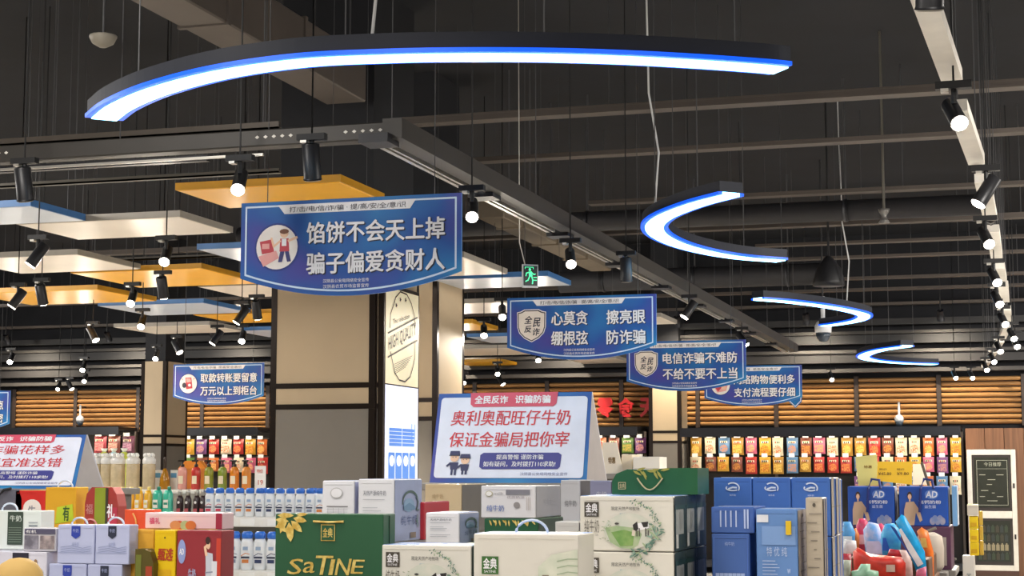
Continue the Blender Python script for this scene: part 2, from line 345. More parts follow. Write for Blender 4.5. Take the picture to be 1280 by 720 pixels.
for k in range(9):
    s0 = L*k/9+.12; obox(g, s0, s0+L/9-.25, -.13, -.105, ZT-.01, ZT+.015, ALU); obox(g, s0, s0+L/9-.25, -.085, -.07, ZT-.01, ZT+.01, ALU)
part(g, 'track_rail', t, 'pale metal track rail')
g = G()
for k in range(9): obox(g, L*k/9-.06, L*k/9+.1, -.15, 0, ZT-.025, ZT+.02, DKMET)
part(g, 'rail_bracket', t)
g = G()
for xq in (A.x-.13, A.x-2.2, A.x-.6):
    for j in range(5): g.add([Vector((xq-.11+j*.045+a*.012, A.y-.003, ZT+.045+b*.009)) for a, b in ((-1, 0), (0, -1), (1, 0), (0, 1))], [[0, 1, 2, 3]], M('e8e4da', .4))
part(g, 'ventilation_hole', t, 'row of pale round holes')
g = G()
wires(g, [(A.x-.02, A.y+.05), (A.x-1.5, A.y+.05), (A.x-3, A.y+.05), (A.x-4.5, A.y+.05)], CEILZ, ZT+.085)
for k in range(1, 7): wires(g, [(A.x+dx*L*k/6, A.y+dy*L*k/6)], CEILZ, ZT+.1)
part(g, 'suspension_wire', t)
g = G(); g.box(-14, A.y-.015, ZT-.05, PY(330, 200, A.y).x, A.y+.0, ZT-.038, ALU); part(g, 'light_strip', t, 'thin pale strip under the beam')
g = G(); g.box(-14, A.y+.03, ZT-.05, A.x-1.0, A.y+.07, ZT-.02, DKMET); part(g, 'track_rail', t)
# trays behind the frame on the left
for i, (py0, py1, th, pxe, Z, w_) in enumerate(((188, 158, 10, 348, 3.45, '544c44'), (201, 174, 6, 348, 3.4, '544a3c'), (238, 214, 6, 348, 3.4, '4a453c'), (331, 318, 4, 560, 3.5, '4a443b'))):
    p = PZ(250, (py0*.28+py1*.72), Z); zc = (p-C0).dot(FW); xe = PY(pxe, py1, p.y).x
    t = thing('cable_tray', 'long dull metal cable tray at the upper left, %s from the camera' % ORD[i+1], 'tray', (xe-4, p.y, Z)); g = G()
    g.box(-16, p.y, Z, xe, p.y+.012, Z+th*zc/F*.9, M(w_, .5, .2)); g.box(-16, p.y, Z, xe, p.y+.05, Z+.01, M(w_, .5, .2)); part(g, 'tray', t)
    g = G(); wires(g, [(xe-.1-1.3*q, p.y+.02) for q in range(4)], CEILZ, Z); part(g, 'suspension_wire', t)
# right-hand chain of pale track modules
mods = [((1140, -40), (1190, 102), 30), ((1197, 138), (1221, 206), 26), ((1228, 228), (1238, 276), 20), ((1241, 290), (1246, 324), 15), ((1249, 336), (1252, 352), 11), ((1254, 358), (1256, 378), 9), ((1258, 388), (1260, 402), 8),
        ((1259, 410), (1253, 424), 8), ((1251, 428), (1244, 438), 7), ((1243, 441), (1237, 450), 6), ((1235, 453), (1229, 462), 6)]
MODC = []
for i, (a, b, wpx) in enumerate(mods):
    P, Q = PZ(*a, ZT), PZ(*b, ZT)
    if P.y > YB-.6: continue
    if Q.y > YB-.4: Q = P+(Q-P)*((YB-.4-P.y)/(Q.y-P.y))
    d = (Q-P).normalized(); n = Vector((d.y, -d.x, 0)); wd = .085; MODC += [((P.x*(1-f)+Q.x*f), (P.y*(1-f)+Q.y*f)) for f in (0, .25, .5, .75, 1)]
    t = thing('track_light_module', 'pale flat ceiling track module along the right, %s from the camera' % ORD[i+1], 'track light', ((P.x+Q.x)/2, (P.y+Q.y)/2, ZT), 'pale track modules on the right')
    g = G(); pts = [P-n*wd/2, P+n*wd/2, Q+n*wd/2, Q-n*wd/2]; top = [q+Vector((0, 0, .05)) for q in pts]
    g.add(pts+top, [(3, 2, 1, 0), (4, 5, 6, 7), (0, 1, 5, 4), (1, 2, 6, 5), (2, 3, 7, 6), (3, 0, 4, 7)], M('d8d2c8', .5)); part(g, 'panel', t)
    g = G(); q0 = Q+d*.04; g.tube([Q+Vector((0, 0, .02)), Q+d*.12+Vector((0, 0, .02))], .035, DKMET, 8); part(g, 'joint', t, 'black joint')
    g = G(); m_ = (P+Q)/2; wires(g, [(P.x, P.y), (Q.x, Q.y)], CEILZ, ZT+.05); part(g, 'suspension_wire', t)
# ring lights
def catmull(P, k=6):
    P = [P[0]*2-P[1]]+P+[P[-1]*2-P[-2]]; out = []
    for i in range(1, len(P)-2):
        a, b, c, d = P[i-1:i+3]
        for j in range(k):
            t = j/k; out.append(.5*((2*b)+(c-a)*t+(2*a-5*b+4*c-d)*t*t+(3*b-a-3*c+d)*t**3))
    out.append(P[-2]); return out
RINGS = [('very large crescent blue ring light across the top of the picture', [(130, 150), (152, 134), (200, 114), (280, 93.5), (380, 79.5), (480, 74.5), (560, 72.8), (640, 72.7), (720, 74), (800, 77), (880, 81.5), (950, 86.5), (976, 89)], .115),
         ('blue half-circle ring light open to the right above the middle signs', [(914, 245), (872, 256), (838, 268.5), (822, 278), (818, 287), (827, 297), (852, 308), (890, 317.5), (930, 323.5), (976, 327)], .12),
         ('thin blue crescent ring light open to the left, above the camera dome', [(947, 375), (985, 378), (1030, 383.5), (1063, 389.5), (1080, 395), (1073, 401), (1050, 405.5), (1031, 408)], .12),
         ('smallest blue crescent ring light just above the wooden slats', [(1134, 433.5), (1102, 438), (1084, 443), (1080, 447.5), (1095, 451.5), (1130, 454.5), (1168, 456)], .15)]
LED = M((.26, .7, 1.), .5, emit=7.); HALO_RIM = M((.002, .09, .8), .4, emit=1.)
for i, (lab, px, wd) in enumerate(RINGS):
    C = catmull([PZ(a, b, ZT) for a, b in px]); n = len(C)
    t = thing('ring_light', lab, 'ring light', tuple(C[n//2]))
    N_ = []
    for k in range(n):
        d = (C[min(k+1, n-1)]-C[max(k-1, 0)]).normalized(); N_.append(Vector((d.y, -d.x, 0)))
    def ribbon(g, o0, o1, z0, z1, m):
        vs = []
        for c, nn in zip(C, N_): vs += [c+nn*o0+Vector((0, 0, z0)), c+nn*o1+Vector((0, 0, z0)), c+nn*o1+Vector((0, 0, z1)), c+nn*o0+Vector((0, 0, z1))]
        fs = [[k*4+a, k*4+(a+1) % 4, k*4+4+(a+1) % 4, k*4+4+a] for k in range(n-1) for a in range(4)]+[[0, 1, 2, 3], [(n-1)*4+a for a in (3, 2, 1, 0)]]
        g.add(vs, fs, m)
    g = G(); ribbon(g, -wd/2-.02, wd/2+.02, .022, .085, M('1b1f2c', .6, .1)); part(g, 'housing', t)
    g = G(); ribbon(g, -wd/2, wd/2, 0, .02, LED); part(g, 'diffuser', t, 'glowing white-blue diffuser')
    g = G(); ribbon(g, -wd/2-.03, -wd/2-.001, .004, .021, HALO_RIM); ribbon(g, wd/2+.001, wd/2+.03, .004, .021, HALO_RIM); part(g, 'halo_edge', t, 'deep blue strip imitating the glow halo')  # added emissive strips imitate the blue lens halo around the diffuser
    g = G()
    for k in (n//8, n*3//8, n*5//8, n*7//8): wires(g, [(C[k].x, C[k].y)], CEILZ, ZT+.085, .0035)
    part(g, 'suspension_wire', t)
    if i < 3:
        g = G(); c = C[n*2//5]; g.tube([c+Vector((0, 0, .085)), c+Vector((.03, .02, .5)), c+Vector((-.03, 0, .9)), Vector((c.x-.05, c.y, CEILZ))], .007, M('d0d0d0', .5), 5); part(g, 'power_cable', t, 'pale power cable')
# hanging square panels
ZP = 3.38
def hpanel(lab, nl, nr, fr, col, edge):
    Pn, Q, R = PZ(*nl, ZP), PZ(*nr, ZP), PZ(*fr, ZP); x0, x1, y0, y1 = Pn.x, Q.x, (Pn.y+Q.y)/2, R.y
    if y1 > YB-.3: y1 = YB-.3
    t = thing('ceiling_baffle', lab, 'ceiling panel', ((x0+x1)/2, (y0+y1)/2, ZP)); g = G()
    g.box(x0, y0, ZP, x1, y1, ZP+.035, M(col, .3, scale=2, var=.05), .004); part(g, 'board', t)
    g = G(); e = .012; m = M(edge, .5); z0, z1 = ZP+.004, ZP+.05
    g.box(x0-e, y0-e, z0, x1+e, y0, z1, m); g.box(x0-e, y1, z0, x1+e, y1+e, z1, m); g.box(x0-e, y0, z0, x0, y1, z1, m); g.box(x1, y0, z0, x1+e, y1, z1, m); part(g, 'edge_frame', t)
    g = G(); wires(g, [(x0+.08, y0+.08), (x1-.08, y0+.08), (x0+.08, y1-.08), (x1-.08, y1-.08)], CEILZ, ZP+.035, .0018); part(g, 'suspension_wire', t)
WH, YE, BL = ('e6dccf', '9a948a'), ('f4b208', 'c08a14'), ('c3cddd', '3d6fa8')
PANELS = [('large white hanging panel left of the largest blue sign', (30, 283), (218, 270), (297, 291), WH),
 ('large yellow hanging panel above the largest blue sign', (220, 238), (426, 229), (500, 250), YE),
 ('pale hanging panel with blue edge at the far left', (-90, 264), (40, 259), (107, 276), BL),
 ('white hanging panel cut by the left picture edge below the large white one', (-60, 325), (97, 319), (163, 337), WH),
 ('middle yellow hanging panel left of the largest blue sign', (95, 343), (247, 335), (312, 355), YE),
 ('lower yellow hanging panel cut by the left picture edge', (-40, 368), (120, 362), (180, 377), YE),
 ('blue-white hanging panel below the middle yellow one', (124, 383), (254, 379), (306, 391), BL),
 ('lowest white hanging panel on the left above the far column', (146, 410), (259, 406), (304, 415), WH),
 ('blue-edged hanging panel half hidden behind the largest sign', (250, 313), (372, 307), (430, 322), BL),
 ('white hanging panel right below the left end of the largest sign', (253, 360), (372, 354), (425, 368), WH),
 ('small yellow hanging panel beside the black edge of the large column', (252, 396), (362, 389), (408, 401), YE),
 ('small blue hanging panel touching the large column from the left', (300, 415), (400, 410), (440, 419), BL),
 ('white hanging panel right of the largest sign', (420, 329), (576, 321), (625, 343), WH),
 ('pale blue hanging panel behind the green exit sign', (500, 352), (683, 345), (712, 357), BL),
 ('white hanging panel between the large column and the shield sign', (510, 383), (628, 377), (665, 390), WH),
 ('small yellow hanging panel right of the second column, upper one', (480, 408), (586, 403), (604, 413), YE),
 ('small pale blue hanging panel left of the shield sign', (590, 423), (680, 418), (700, 427), BL),
 ('narrow white hanging panel below the left end of the shield sign', (540, 438), (650, 434), (676, 443), WH),
 ('lowest yellow hanging panel above the red and white table sign', (574, 455), (620, 451), (646, 460), YE),
 ('white hanging panel between the two shield signs', (714, 451), (765, 447), (790, 456), WH),
 ('white hanging panel just right of the first shield sign', (740, 400), (822, 395), (843, 405), WH)]
for lab, a, b, c, k in PANELS: hpanel(lab, a, b, c, *k)
# ------------------------------------------------------------------ spotlights
def spot_proto(d, lit, sc=1.):
    d = Vector(d).normalized(); t = thing('spotlight', 'x', 'spotlight', (0, 0, 0), 'track spotlights')
    g = G(); g.box(-.07, -.02, -.03, .07, .02, .0, BLACK); g.box(-.05, -.022, -.042, -.02, .022, -.03, ALU); part(g, 'adapter', t)
    g = G(); g.tube([(0, 0, -.03), (0, 0, -.09)], .012, BLACK, 6); part(g, 'stem', t)
    c = Vector((0, 0, -.13)); g = G()
    g.tube([c-d*.085, c-d*.08, c+d*.075, c+d*.085], [.026*sc, .038*sc, .038*sc, .041*sc], M('2b2b2e', .4, .3), 14); hs = part(g, 'housing', t)
    g = G(); g.tube([c+d*.0855, c+d*.09], [.037*sc, .034*sc], GLOW if lit else M('9a9488', .3), 14); part(g, 'lens', hs, 'glowing lens' if lit else None)
    if lit:
        ld = bpy.data.lights.new('bulb', 'SPOT'); ld.energy = SPOT_E*(2.2 if lit == 2 else 1); ld.spot_size = math.radians(95); ld.spot_blend = .6; ld.shadow_soft_size = .04; ld.color = (1, .9, .76)
        lo = bpy.data.objects.new('bulb', ld); COL.objects.link(lo); lo.parent = t; lo.location = c+d*.1; lo.rotation_euler = d.to_track_quat('-Z', 'Y').to_euler()
    return t, c+d*.09
PR = {'c': spot_proto((.25, -.75, -.62), True, .88), 'r': spot_proto((.55, -.15, -.82), True), 'l': spot_proto((-.5, -.25, -.82), True), 'd': spot_proto((-.1, .5, -.85), 2, 1.1), 'u': spot_proto((-.05, .3, -.95), False, 1.1)}
used = set(); N_SP = [0]
def spot(px, py, k, lab, Z=2.95, zmax=None):
    pr, off = PR[k]; P = PZ(px, py, Z)
    if P.y > YB-.7 or P.y < 0: P = PY(px, py, YB-.7)
    loc = P-off
    if k not in used: pr.location = loc; pr['label'] = lab; used.add(k); WL[pr.name] = loc; o = pr
    else: o = dup(pr, loc, lab)
    rel = Vector((loc.x-A.x, loc.y-A.y)); sA = rel.x*dx+rel.y*dy; oA = rel.x*nx+rel.y*ny
    near = (abs(oA) < .2 and -.1 < sA < L) or (abs(loc.y-A.y-.05) < .15 and loc.x < A.x) or any((Vector((loc.x, loc.y))-Vector((m_[0], m_[1]))).length < .5 for m_ in MODC)
    g = G(); g.tube([loc, (loc.x, loc.y, ZT-.005 if near else CEILZ)], .0045, BLACK, 5); part(g, 'drop_rod', o)
    return o
SP = [(297, 238, 'c', 'lit spotlight at the top of the yellow panel, left of the largest sign'), (590, 272, 'c', 'lit spotlight just right of the largest sign'), (714, 331, 'c', 'lit spotlight under the long beam right of the exit sign'),
 (205, 328, 'c', 'lit spotlight between the large white and middle yellow panels'), (37, 332, 'l', 'lit tilted spotlight in front of the left white panel'), (163, 380, 'c', 'lit spotlight just above the blue-white panel'),
 (176, 409, 'c', 'lit spotlight in front of the lowest white panel'), (14, 384, 'l', 'tilted spotlight at the left edge below the yellow panel'), (120, 426, 'r', 'tilted spotlight below the blue-white panel on the left'),
 (295, 404, 'l', 'tilted spotlight left of the large column, upper'), (302, 427, 'c', 'lit round spotlight left of the large column'), (194, 449, 'c', 'lit spotlight above the far left column'),
 (225, 441, 'r', 'small tilted spotlight right of the far left column top'), (265, 430, 'l', 'tilted spotlight right above the small phone sign'), (12, 453, 'c', 'far spotlight at the left picture edge'),
 (103, 463, 'c', 'upper one of two far spotlights above the left slats'), (105, 477, 'c', 'lower one of two far spotlights above the left slats'), (72, 487, 'c', 'bright far spotlight touching the left wooden slats'), (90, 487, 'r', 'tiny far spotlight beside the one touching the slats'),
 (628, 397, 'c', 'spotlight at the left edge of the shield sign'), (605, 420, 'c', 'bright spotlight between the second column and the shield sign'), (673, 451, 'c', 'bright spotlight under the shield sign'),
 (622, 468, 'c', 'spotlight above the table sign, middle one'), (580, 479, 'c', 'spotlight above the table sign, nearest the second column'), (629, 481, 'r', 'small spotlight above the right of the table sign'),
 (32, 252, 'u', 'dark spotlight turned away at the far left top'), (391, 226, 'u', 'dark spotlight turned away above the largest sign'), (54, 380, 'd', 'dark spotlight hanging in front of the left yellow panel'), (205, 372, 'd', 'dark spotlight above the blue-white panel'), (322, 398, 'd', 'dark spotlight beside the large column'),
 (855, 397, 'l', 'tilted spotlight under the long beam above the second shield sign'), (933, 432, 'r', 'white glowing spotlight behind the right end of the second shield sign'), (783, 352, 'u', 'dark spotlight under the long beam right of the first shield sign'),
 (1040, 475, 'c', 'far spotlight above the slats right of the last sign'), (1195, 473, 'c', 'left one of two far spotlights near the right track end'), (1216, 473, 'c', 'right one of two far spotlights near the right track end'),
 (1200, 155, 'c', 'nearest lit spotlight on the right track'), (1222, 256, 'l', 'tilted spotlight, second on the right track'), (1237, 306, 'c', 'bright spotlight, third on the right track'), (1247, 354, 'c', 'bright spotlight, fourth on the right track'), (1250, 381, 'c', 'bright spotlight, fifth on the right track'),
 (1257, 406, 'c', 'bright spotlight, sixth on the right track'), (1268, 424, 'c', 'upper bright spotlight of the pair at the right edge'), (1272, 434, 'c', 'lower bright spotlight of the pair at the right edge'), (1251, 440, 'c', 'bright spotlight, seventh on the right track'), (1243, 453, 'c', 'bright spotlight, eighth on the right track'), (1234, 463, 'c', 'bright spotlight, last on the right track'),
 (1162, 14, 'u', 'large dark spotlight at the top of the right track')]
for a in SP: spot(*a)
for i in range(9):  # row of added lamps, made up to brighten the wooden slats
    x = PY(60, 400, YB).x+i*(PY(1180, 400, YB).x-PY(60, 400, YB).x)/8; Pw = Vector((x, YB-1.3, 3.95)); t = thing('slat_fill_lamp', 'added dark fill lamp facing the wooden slats, %s from the left' % ORD[i+1], 'spotlight', Pw, 'added fill lamps above the slats'); d = Vector((0, .62, -.8)).normalized()
    g = G(); g.tube([Pw-d*.1, Pw+d*.08], [.05, .055], DKMET, 12); hs = part(g, 'housing', t); g = G(); g.tube([Pw+d*.081, Pw+d*.085], [.045, .045], GLOW, 12); part(g, 'lens', hs, 'glowing lens'); g = G(); g.tube([Pw-d*.09, (Pw.x, Pw.y, CEILZ)], .01, BLACK, 5); part(g, 'drop_rod', t)
    ld = bpy.data.lights.new('bulb', 'SPOT'); ld.energy = 230; ld.spot_size = math.radians(120); ld.spot_blend = .8; ld.shadow_soft_size = .06; ld.color = (1, .86, .66); lo = bpy.data.objects.new('bulb', ld); COL.objects.link(lo); lo.parent = t; lo.location = d*.1; lo.rotation_euler = d.to_track_quat('-Z', 'Y').to_euler()
# ------------------------------------------------------------------ exit sign, cameras
EX = thing('exit_sign', 'green running man exit sign hanging right of the largest blue sign', 'sign', tuple(PD(663, 362, 12)))
p = PD(655, 328, 12); q = PD(672, 362, 12); g = G(); o = Vector((PD(663, 345, 12)))
U = Vector((.78, -.62, 0)).normalized(); U = Vector((.85, .52, 0)).normalized(); wd, hd = .115, .165
g.fr(o, U, (0, 0, 1)); g.prism([(-wd/2, -hd/2), (wd/2, -hd/2), (wd/2, hd/2), (-wd/2, hd/2)], -.02, 0, M('c9ccd0', .5)); part(g, 'casing', EX)
g = G(); g.fr(o, U, (0, 0, 1)); g.rect(-wd*.44, -hd*.42, wd*.44, hd*.44, M('03140c', .4), .002); part(g, 'panel', EX)
g = G(); g.fr(o, U, (0, 0, 1)); GE = M((.08, .8, .35), .5, emit=1.)
g.ell(-.005, .045, .009, .011, GE, .004, 10); g.poly([(-.014, .03), (.010, .032), (.014, -.002), (-.01, -.005)], GE, .004)
g.line([(.008, .025), (.025, .01), (.035, .015)], .007, GE, .004); g.line([(-.012, .025), (-.03, .02), (-.034, .0)], .007, GE, .004); g.line([(.008, -.002), (.016, -.028), (.014, -.055)], .008, GE, .004); g.line([(-.006, -.002), (-.018, -.03), (-.036, -.04)], .008, GE, .004)
g.line([(.022, -.01), (.045, -.01)], .006, GE, .004); g.line([(.022, -.03), (.045, -.03)], .006, GE, .004); g.line([(-.04, .05), (-.04, .062), (.02, .062), (.02, .05)], .004, GE, .004)
part(g, 'running_figure', EX, 'glowing green running figure and arrow')
g = G(); g.tube([o+Vector((-.04, 0, hd/2)), o+Vector((-.08, 0, hd/2+.16)), Vector((o.x-.09, o.y, CEILZ))], .004, ALU, 5); part(g, 'suspension_wire', EX)
def camera_dome(px, py, zc, lab, s=1.):
    P = PD(px, py, zc) if zc < 26 else PY(px, py, YB-.32); t = thing('security_camera', lab, 'security camera', tuple(P)); x, y, z = P
    g = G(); g.lathe([(.001, -.09*s), (.04*s, -.08*s), (.065*s, -.04*s), (.07*s, 0)], M('3a4450', .1), P, 14); part(g, 'dome', t)
    g = G(); g.lathe([(.075*s, 0), (.08*s, .06*s), (.06*s, .10*s), (.03*s, .12*s)], M('d8dade', .4), P, 14); part(g, 'cover', t)
    g = G(); g.tube([P+Vector((0, 0, .12*s)), P+Vector((0, 0, .34*s))], .02*s, M('d8dade', .4), 8); g.tube([P+Vector((0, 0, .3*s)), Vector((x, y, CEILZ)) if zc < 26 else Vector((x, YB-.12, z+.3*s))], .012, BLACK, 6); part(g, 'bracket', t)
camera_dome(1029, 416, 20.5, 'white dome security camera hanging below the thin ring light', 1.3)
camera_dome(1124, 527, 27.5, 'small white security camera on the slats right of the last hanging sign', .9)
camera_dome(100, 527, 28, 'small white security camera on the left wooden slats', .9)
g = G(); P = PD(129, 47, 8.6); t = thing('smoke_detector', 'round pale smoke detector on the ceiling left above the large ring light', 'smoke detector', (P.x, P.y, P.z)); g.lathe([(.02, -.05), (.055, -.03), (.07, 0), (.07, .01)], M('8a8478', .5), P, 14); part(g, 'detector_body', t); g = G(); g.tube([P, (P.x, P.y, CEILZ)], .006, WIRE, 5); part(g, 'rod', t)
P = PD(1036, 345, 17); t = thing('hanging_speaker', 'black bell-shaped speaker hanging from the ceiling above the thin ring light', 'speaker', tuple(P)); g = G(); g.lathe([(.16, -.1), (.16, -.06), (.12, .08), (.06, .16), (.03, .2)], M('1e1e21', .5), P, 12); part(g, 'cone', t); g = G(); g.tube([P+Vector((0, 0, .2)), (P.x, P.y, CEILZ)], .012, BLACK, 5); part(g, 'rod', t)
P = PD(1105, 270, 14.5); t = thing('sprinkler', 'small metal sprinkler head under the pipe left of the right track', 'sprinkler', tuple(P)); g = G(); g.lathe([(.05, -.06), (.03, -.03), (.02, 0), (.04, .03), (.05, .06)], M('6d6a66', .4, .4), P, 10); part(g, 'head', t); g = G(); g.tube([P+Vector((0, 0, .06)), (P.x, P.y, CEILZ)], .012, GREYM, 5); part(g, 'pipe', t)
# ================================================================== HANGING SIGNS
def signmat():
    key = 'signmat'
    if key in MATS: return MATS[key]
    m = bpy.data.materials.new('blue_print'); m.use_nodes = True; nt = m.node_tree; b = nt.nodes['Principled BSDF']; MATS[key] = m
    tc = nt.nodes.new('ShaderNodeTexCoord'); n = nt.nodes.new('ShaderNodeTexNoise'); n.inputs['Scale'].default_value = 2.3; n.inputs['Detail'].default_value = 1.5; nt.links.new(tc.outputs['Object'], n.inputs[0])
    r = nt.nodes.new('ShaderNodeValToRGB'); nt.links.new(n.outputs[0], r.inputs[0])
    e = r.color_ramp.elements; e[0].position = .32; e[0].color = (*rgb('4a3f9c'), 1); e[1].position = .72; e[1].color = (*rgb('3498cc'), 1)
    k = r.color_ramp.elements.new(.46); k.color = (*rgb('1c55a6'), 1); k = r.color_ramp.elements.new(.58); k.color = (*rgb('1d72b6'), 1)
    nt.links.new(r.outputs[0], b.inputs['Base Color']); b.inputs['Roughness'].default_value = .55; return m
PRW = M('f3f1f4', .5); PRK = M('2c2a3c', .5); PRED = M('c8404c', .5); PPINK = M('f0a9a4', .5); PSKIN = M('f2c7a8', .5)
def hsign(lab, tl, tr, zc, l1, l2, badge, nm='hanging_sign', layout=0):
    Y = YD(tl[0], zc, 400); P = PY(*tl, Y); Q = PY(*tr, Y); W = Q.x-P.x; u = W/1105.; z0 = (P.z+Q.z)/2
    t = thing(nm, lab, 'sign', ((P.x+Q.x)/2, Y, z0-455*u))
    def F2(g, n=0.): g.fr((P.x, Y, z0), (u, 0, 0), (0, 0, -u)); g.N = Vector((0, -1, 0)); return g
    # note: w runs downward here
    arc = lambda i, x0, x1, y0, dip: (x1+(x0-x1)*i/20, y0+dip*(1-(2*i/20-1)**2))
    out = [(0, 0), (1105, 0), (1105, 362)]+[arc(i, 0, 1105, 362, 96) for i in range(1, 20)]+[(0, 362)]
    g = F2(G()); g.prism([(a, b) for a, b in out][::-1], -.012, 0, signmat(), M('5a8ad0', .4)); part(g, 'board', t)
    inn = [(27, 22), (1078, 22), (1078, 346)]+[arc(i, 27, 1078, 346, 88) for i in range(1, 20)]+[(27, 346)]
    g = F2(G()); g.line(inn, 9, M('cfe4fa', .4), .002, True); part(g, 'border_line', t)
    g = F2(G()); g.poly([(190, 18), (885, 18), (855, 62), (225, 62)], PRW, .003); g.text('打/击/电/信/诈/骗 · 提/高/安/全/意/识', 250, 55, 835, 28, PRK, .005, .0); part(g, 'header_strip', t, 'white header strip with small dark writing')
    def row(g, s, y0, y1, m, n, off=0, bold=.032):
        if ' ' in s: a, b = s.split(' '); g.text(a, 335+off, y1+off, 605+off, y0+off, m, n, bold); g.text(b, 745+off, y1+off, 1025+off, y0+off, m, n, bold)
        else: g.text(s, 342+off, y1+off, 1025+off, y0+off, m, n, bold)
    g = F2(G())
    for s, y0, y1 in ((l1, 108, 208), (l2, 252, 352)): row(g, s, y0, y1, PRK, .003, 4, .045); row(g, s, y0, y1, PRW, .006)
    part(g, 'slogan', t, 'white slogan in two lines')
    g = F2(G()); g.text('汉阴县公安局网络安全宣传', 425, 396, 655, 378, PRW, .003, .01); g.text('汉阴县农贸市场监督宣传', 425, 422, 655, 404, PRW, .003, .01); part(g, 'small_print', t)
    g = F2(G())
    if badge == 'shield':
        sh = [(-100, -90), (-75, -95), (-50, -108), (50, -108), (75, -95), (100, -90), (98, 10), (85, 50), (50, 85), (0, 110), (-50, 85), (-85, 50), (-98, 10)]
        for k, m, n in ((1.1, PRW, .002), (1.04, PRK, .003), (.97, M('f4e8dc', .5), .004)): g.poly([(185+a*k, 205+b*k) for a, b in sh][::-1], m, n)
        g.text('全', 130, 190, 185, 135, PRK, .006, .03, -.2); g.text('民', 195, 215, 245, 150, PRK, .006, .03, -.2); g.text('反', 130, 255, 180, 205, PRK, .006, .03, -.2); g.text('诈', 190, 278, 240, 225, PRK, .006, .03, -.2)
    else:
        g.ell(188, 218, 115, 115, M('273a86', .5), .002, 32); g.ell(188, 218, 106, 106, M('f5ece6', .5), .003, 32)
        if badge == 'phone':
            g.poly([(150, 150), (225, 150), (240, 270), (165, 280)], PRED, .004); g.poly([(160, 160), (215, 160), (225, 200), (170, 205)], PPINK, .005); g.ell(140, 235, 26, 30, PRK, .006, 12); g.ell(205, 235, 18, 16, PRW, .006, 12)
            g.line([(105, 160), (120, 175)], 6, PRED, .004); g.line([(250, 170), (265, 160)], 6, PRED, .004)
        elif badge == 'hands':
            g.poly([(110, 230), (180, 190), (270, 215), (250, 280), (150, 300)], PPINK, .004); g.poly([(130, 250), (170, 210), (200, 240), (160, 290)], PRED, .005); g.ell(225, 250, 30, 22, PSKIN, .006, 12); g.line([(150, 200), (240, 150)], 14, PSKIN, .004)
        else:
            g.poly([(100, 190), (160, 180), (175, 240), (112, 250)], PRED, .004); g.rect(112, 200, 150, 225, PPINK, .005); g.poly([(95, 260), (185, 235), (200, 270), (120, 310)], PPINK, .005)
            g.ell(226, 155, 22, 20, PSKIN, .005, 12); g.ell(226, 145, 24, 12, M('7a4a34', .5), .006, 12); g.poly([(205, 178), (248, 178), (252, 240), (202, 240)], PRED, .004); g.rect(214, 180, 238, 214, PRW, .006)
            g.poly([(206, 240), (228, 240), (216, 290), (196, 290)], M('3a3a78', .5), .005); g.poly([(230, 240), (250, 240), (262, 288), (242, 290)], M('3a3a78', .5), .005)
            g.line([(248, 190), (290, 175)], 12, PSKIN, .004); g.line([(205, 190), (172, 215), (160, 175)], 10, PSKIN, .004)
    part(g, 'badge', t, 'white shield badge' if badge == 'shield' else 'round white picture badge')
    g = G(); wires(g, [(P.x+W*.12, Y+.006), (Q.x-W*.12, Y+.006)], CEILZ, z0, .0025); part(g, 'suspension_wire', t)
hsign('largest blue hanging sign with a round badge and two lines of slogan', (302, 255), (577, 240), 8.6, '馅饼不会天上掉', '骗子偏爱贪财人', 'man')
hsign('blue hanging sign with a shield badge and slogan in two column pairs', (634, 376), (820, 364), 12.9, '心莫贪 擦亮眼', '绷根弦 防诈骗', 'shield')
hsign('blue hanging sign with a shield badge overlapping the last sign', (783, 430), (932, 422), 16.4, '电信诈骗不难防', '不给不要不上当', 'shield')
hsign('blue hanging sign with round badge half covered by the shield sign', (880, 459), (1002, 455), 20.3, '网络购物便利多', '支付流程要仔细', 'hands')
hsign('small blue hanging sign with a red phone badge left of the large column', (217, 457), (330, 452), 17.5, '取款转账要留意', '万元以上到柜台', 'phone')
hsign('blue hanging sign cut off by the left picture edge', (-95, 491), (13, 487), 19.5, '陌生链接不要点', '个人信息要保密', 'hands')
Y = YD(995, 21); P = PY(994, 497, Y); t = thing('shield_pendant', 'small blue shield hanging below the right end of the last sign', 'sign', tuple(P)); g = G(); g.fr(P)
sh = [(-.09, .08), (.09, .08), (.08, -.05), (0, -.13), (-.08, -.05)]; g.prism(sh[::-1], -.01, 0, signmat()); part(g, 'board', t)
g = G(); g.fr(P); g.line([(a*.85, b*.85) for a, b in sh], .008, PRW, .012, True); part(g, 'border_line', t); g = G(); wires(g, [(P.x, P.y)], CEILZ, P.z+.07); part(g, 'suspension_wire', t)
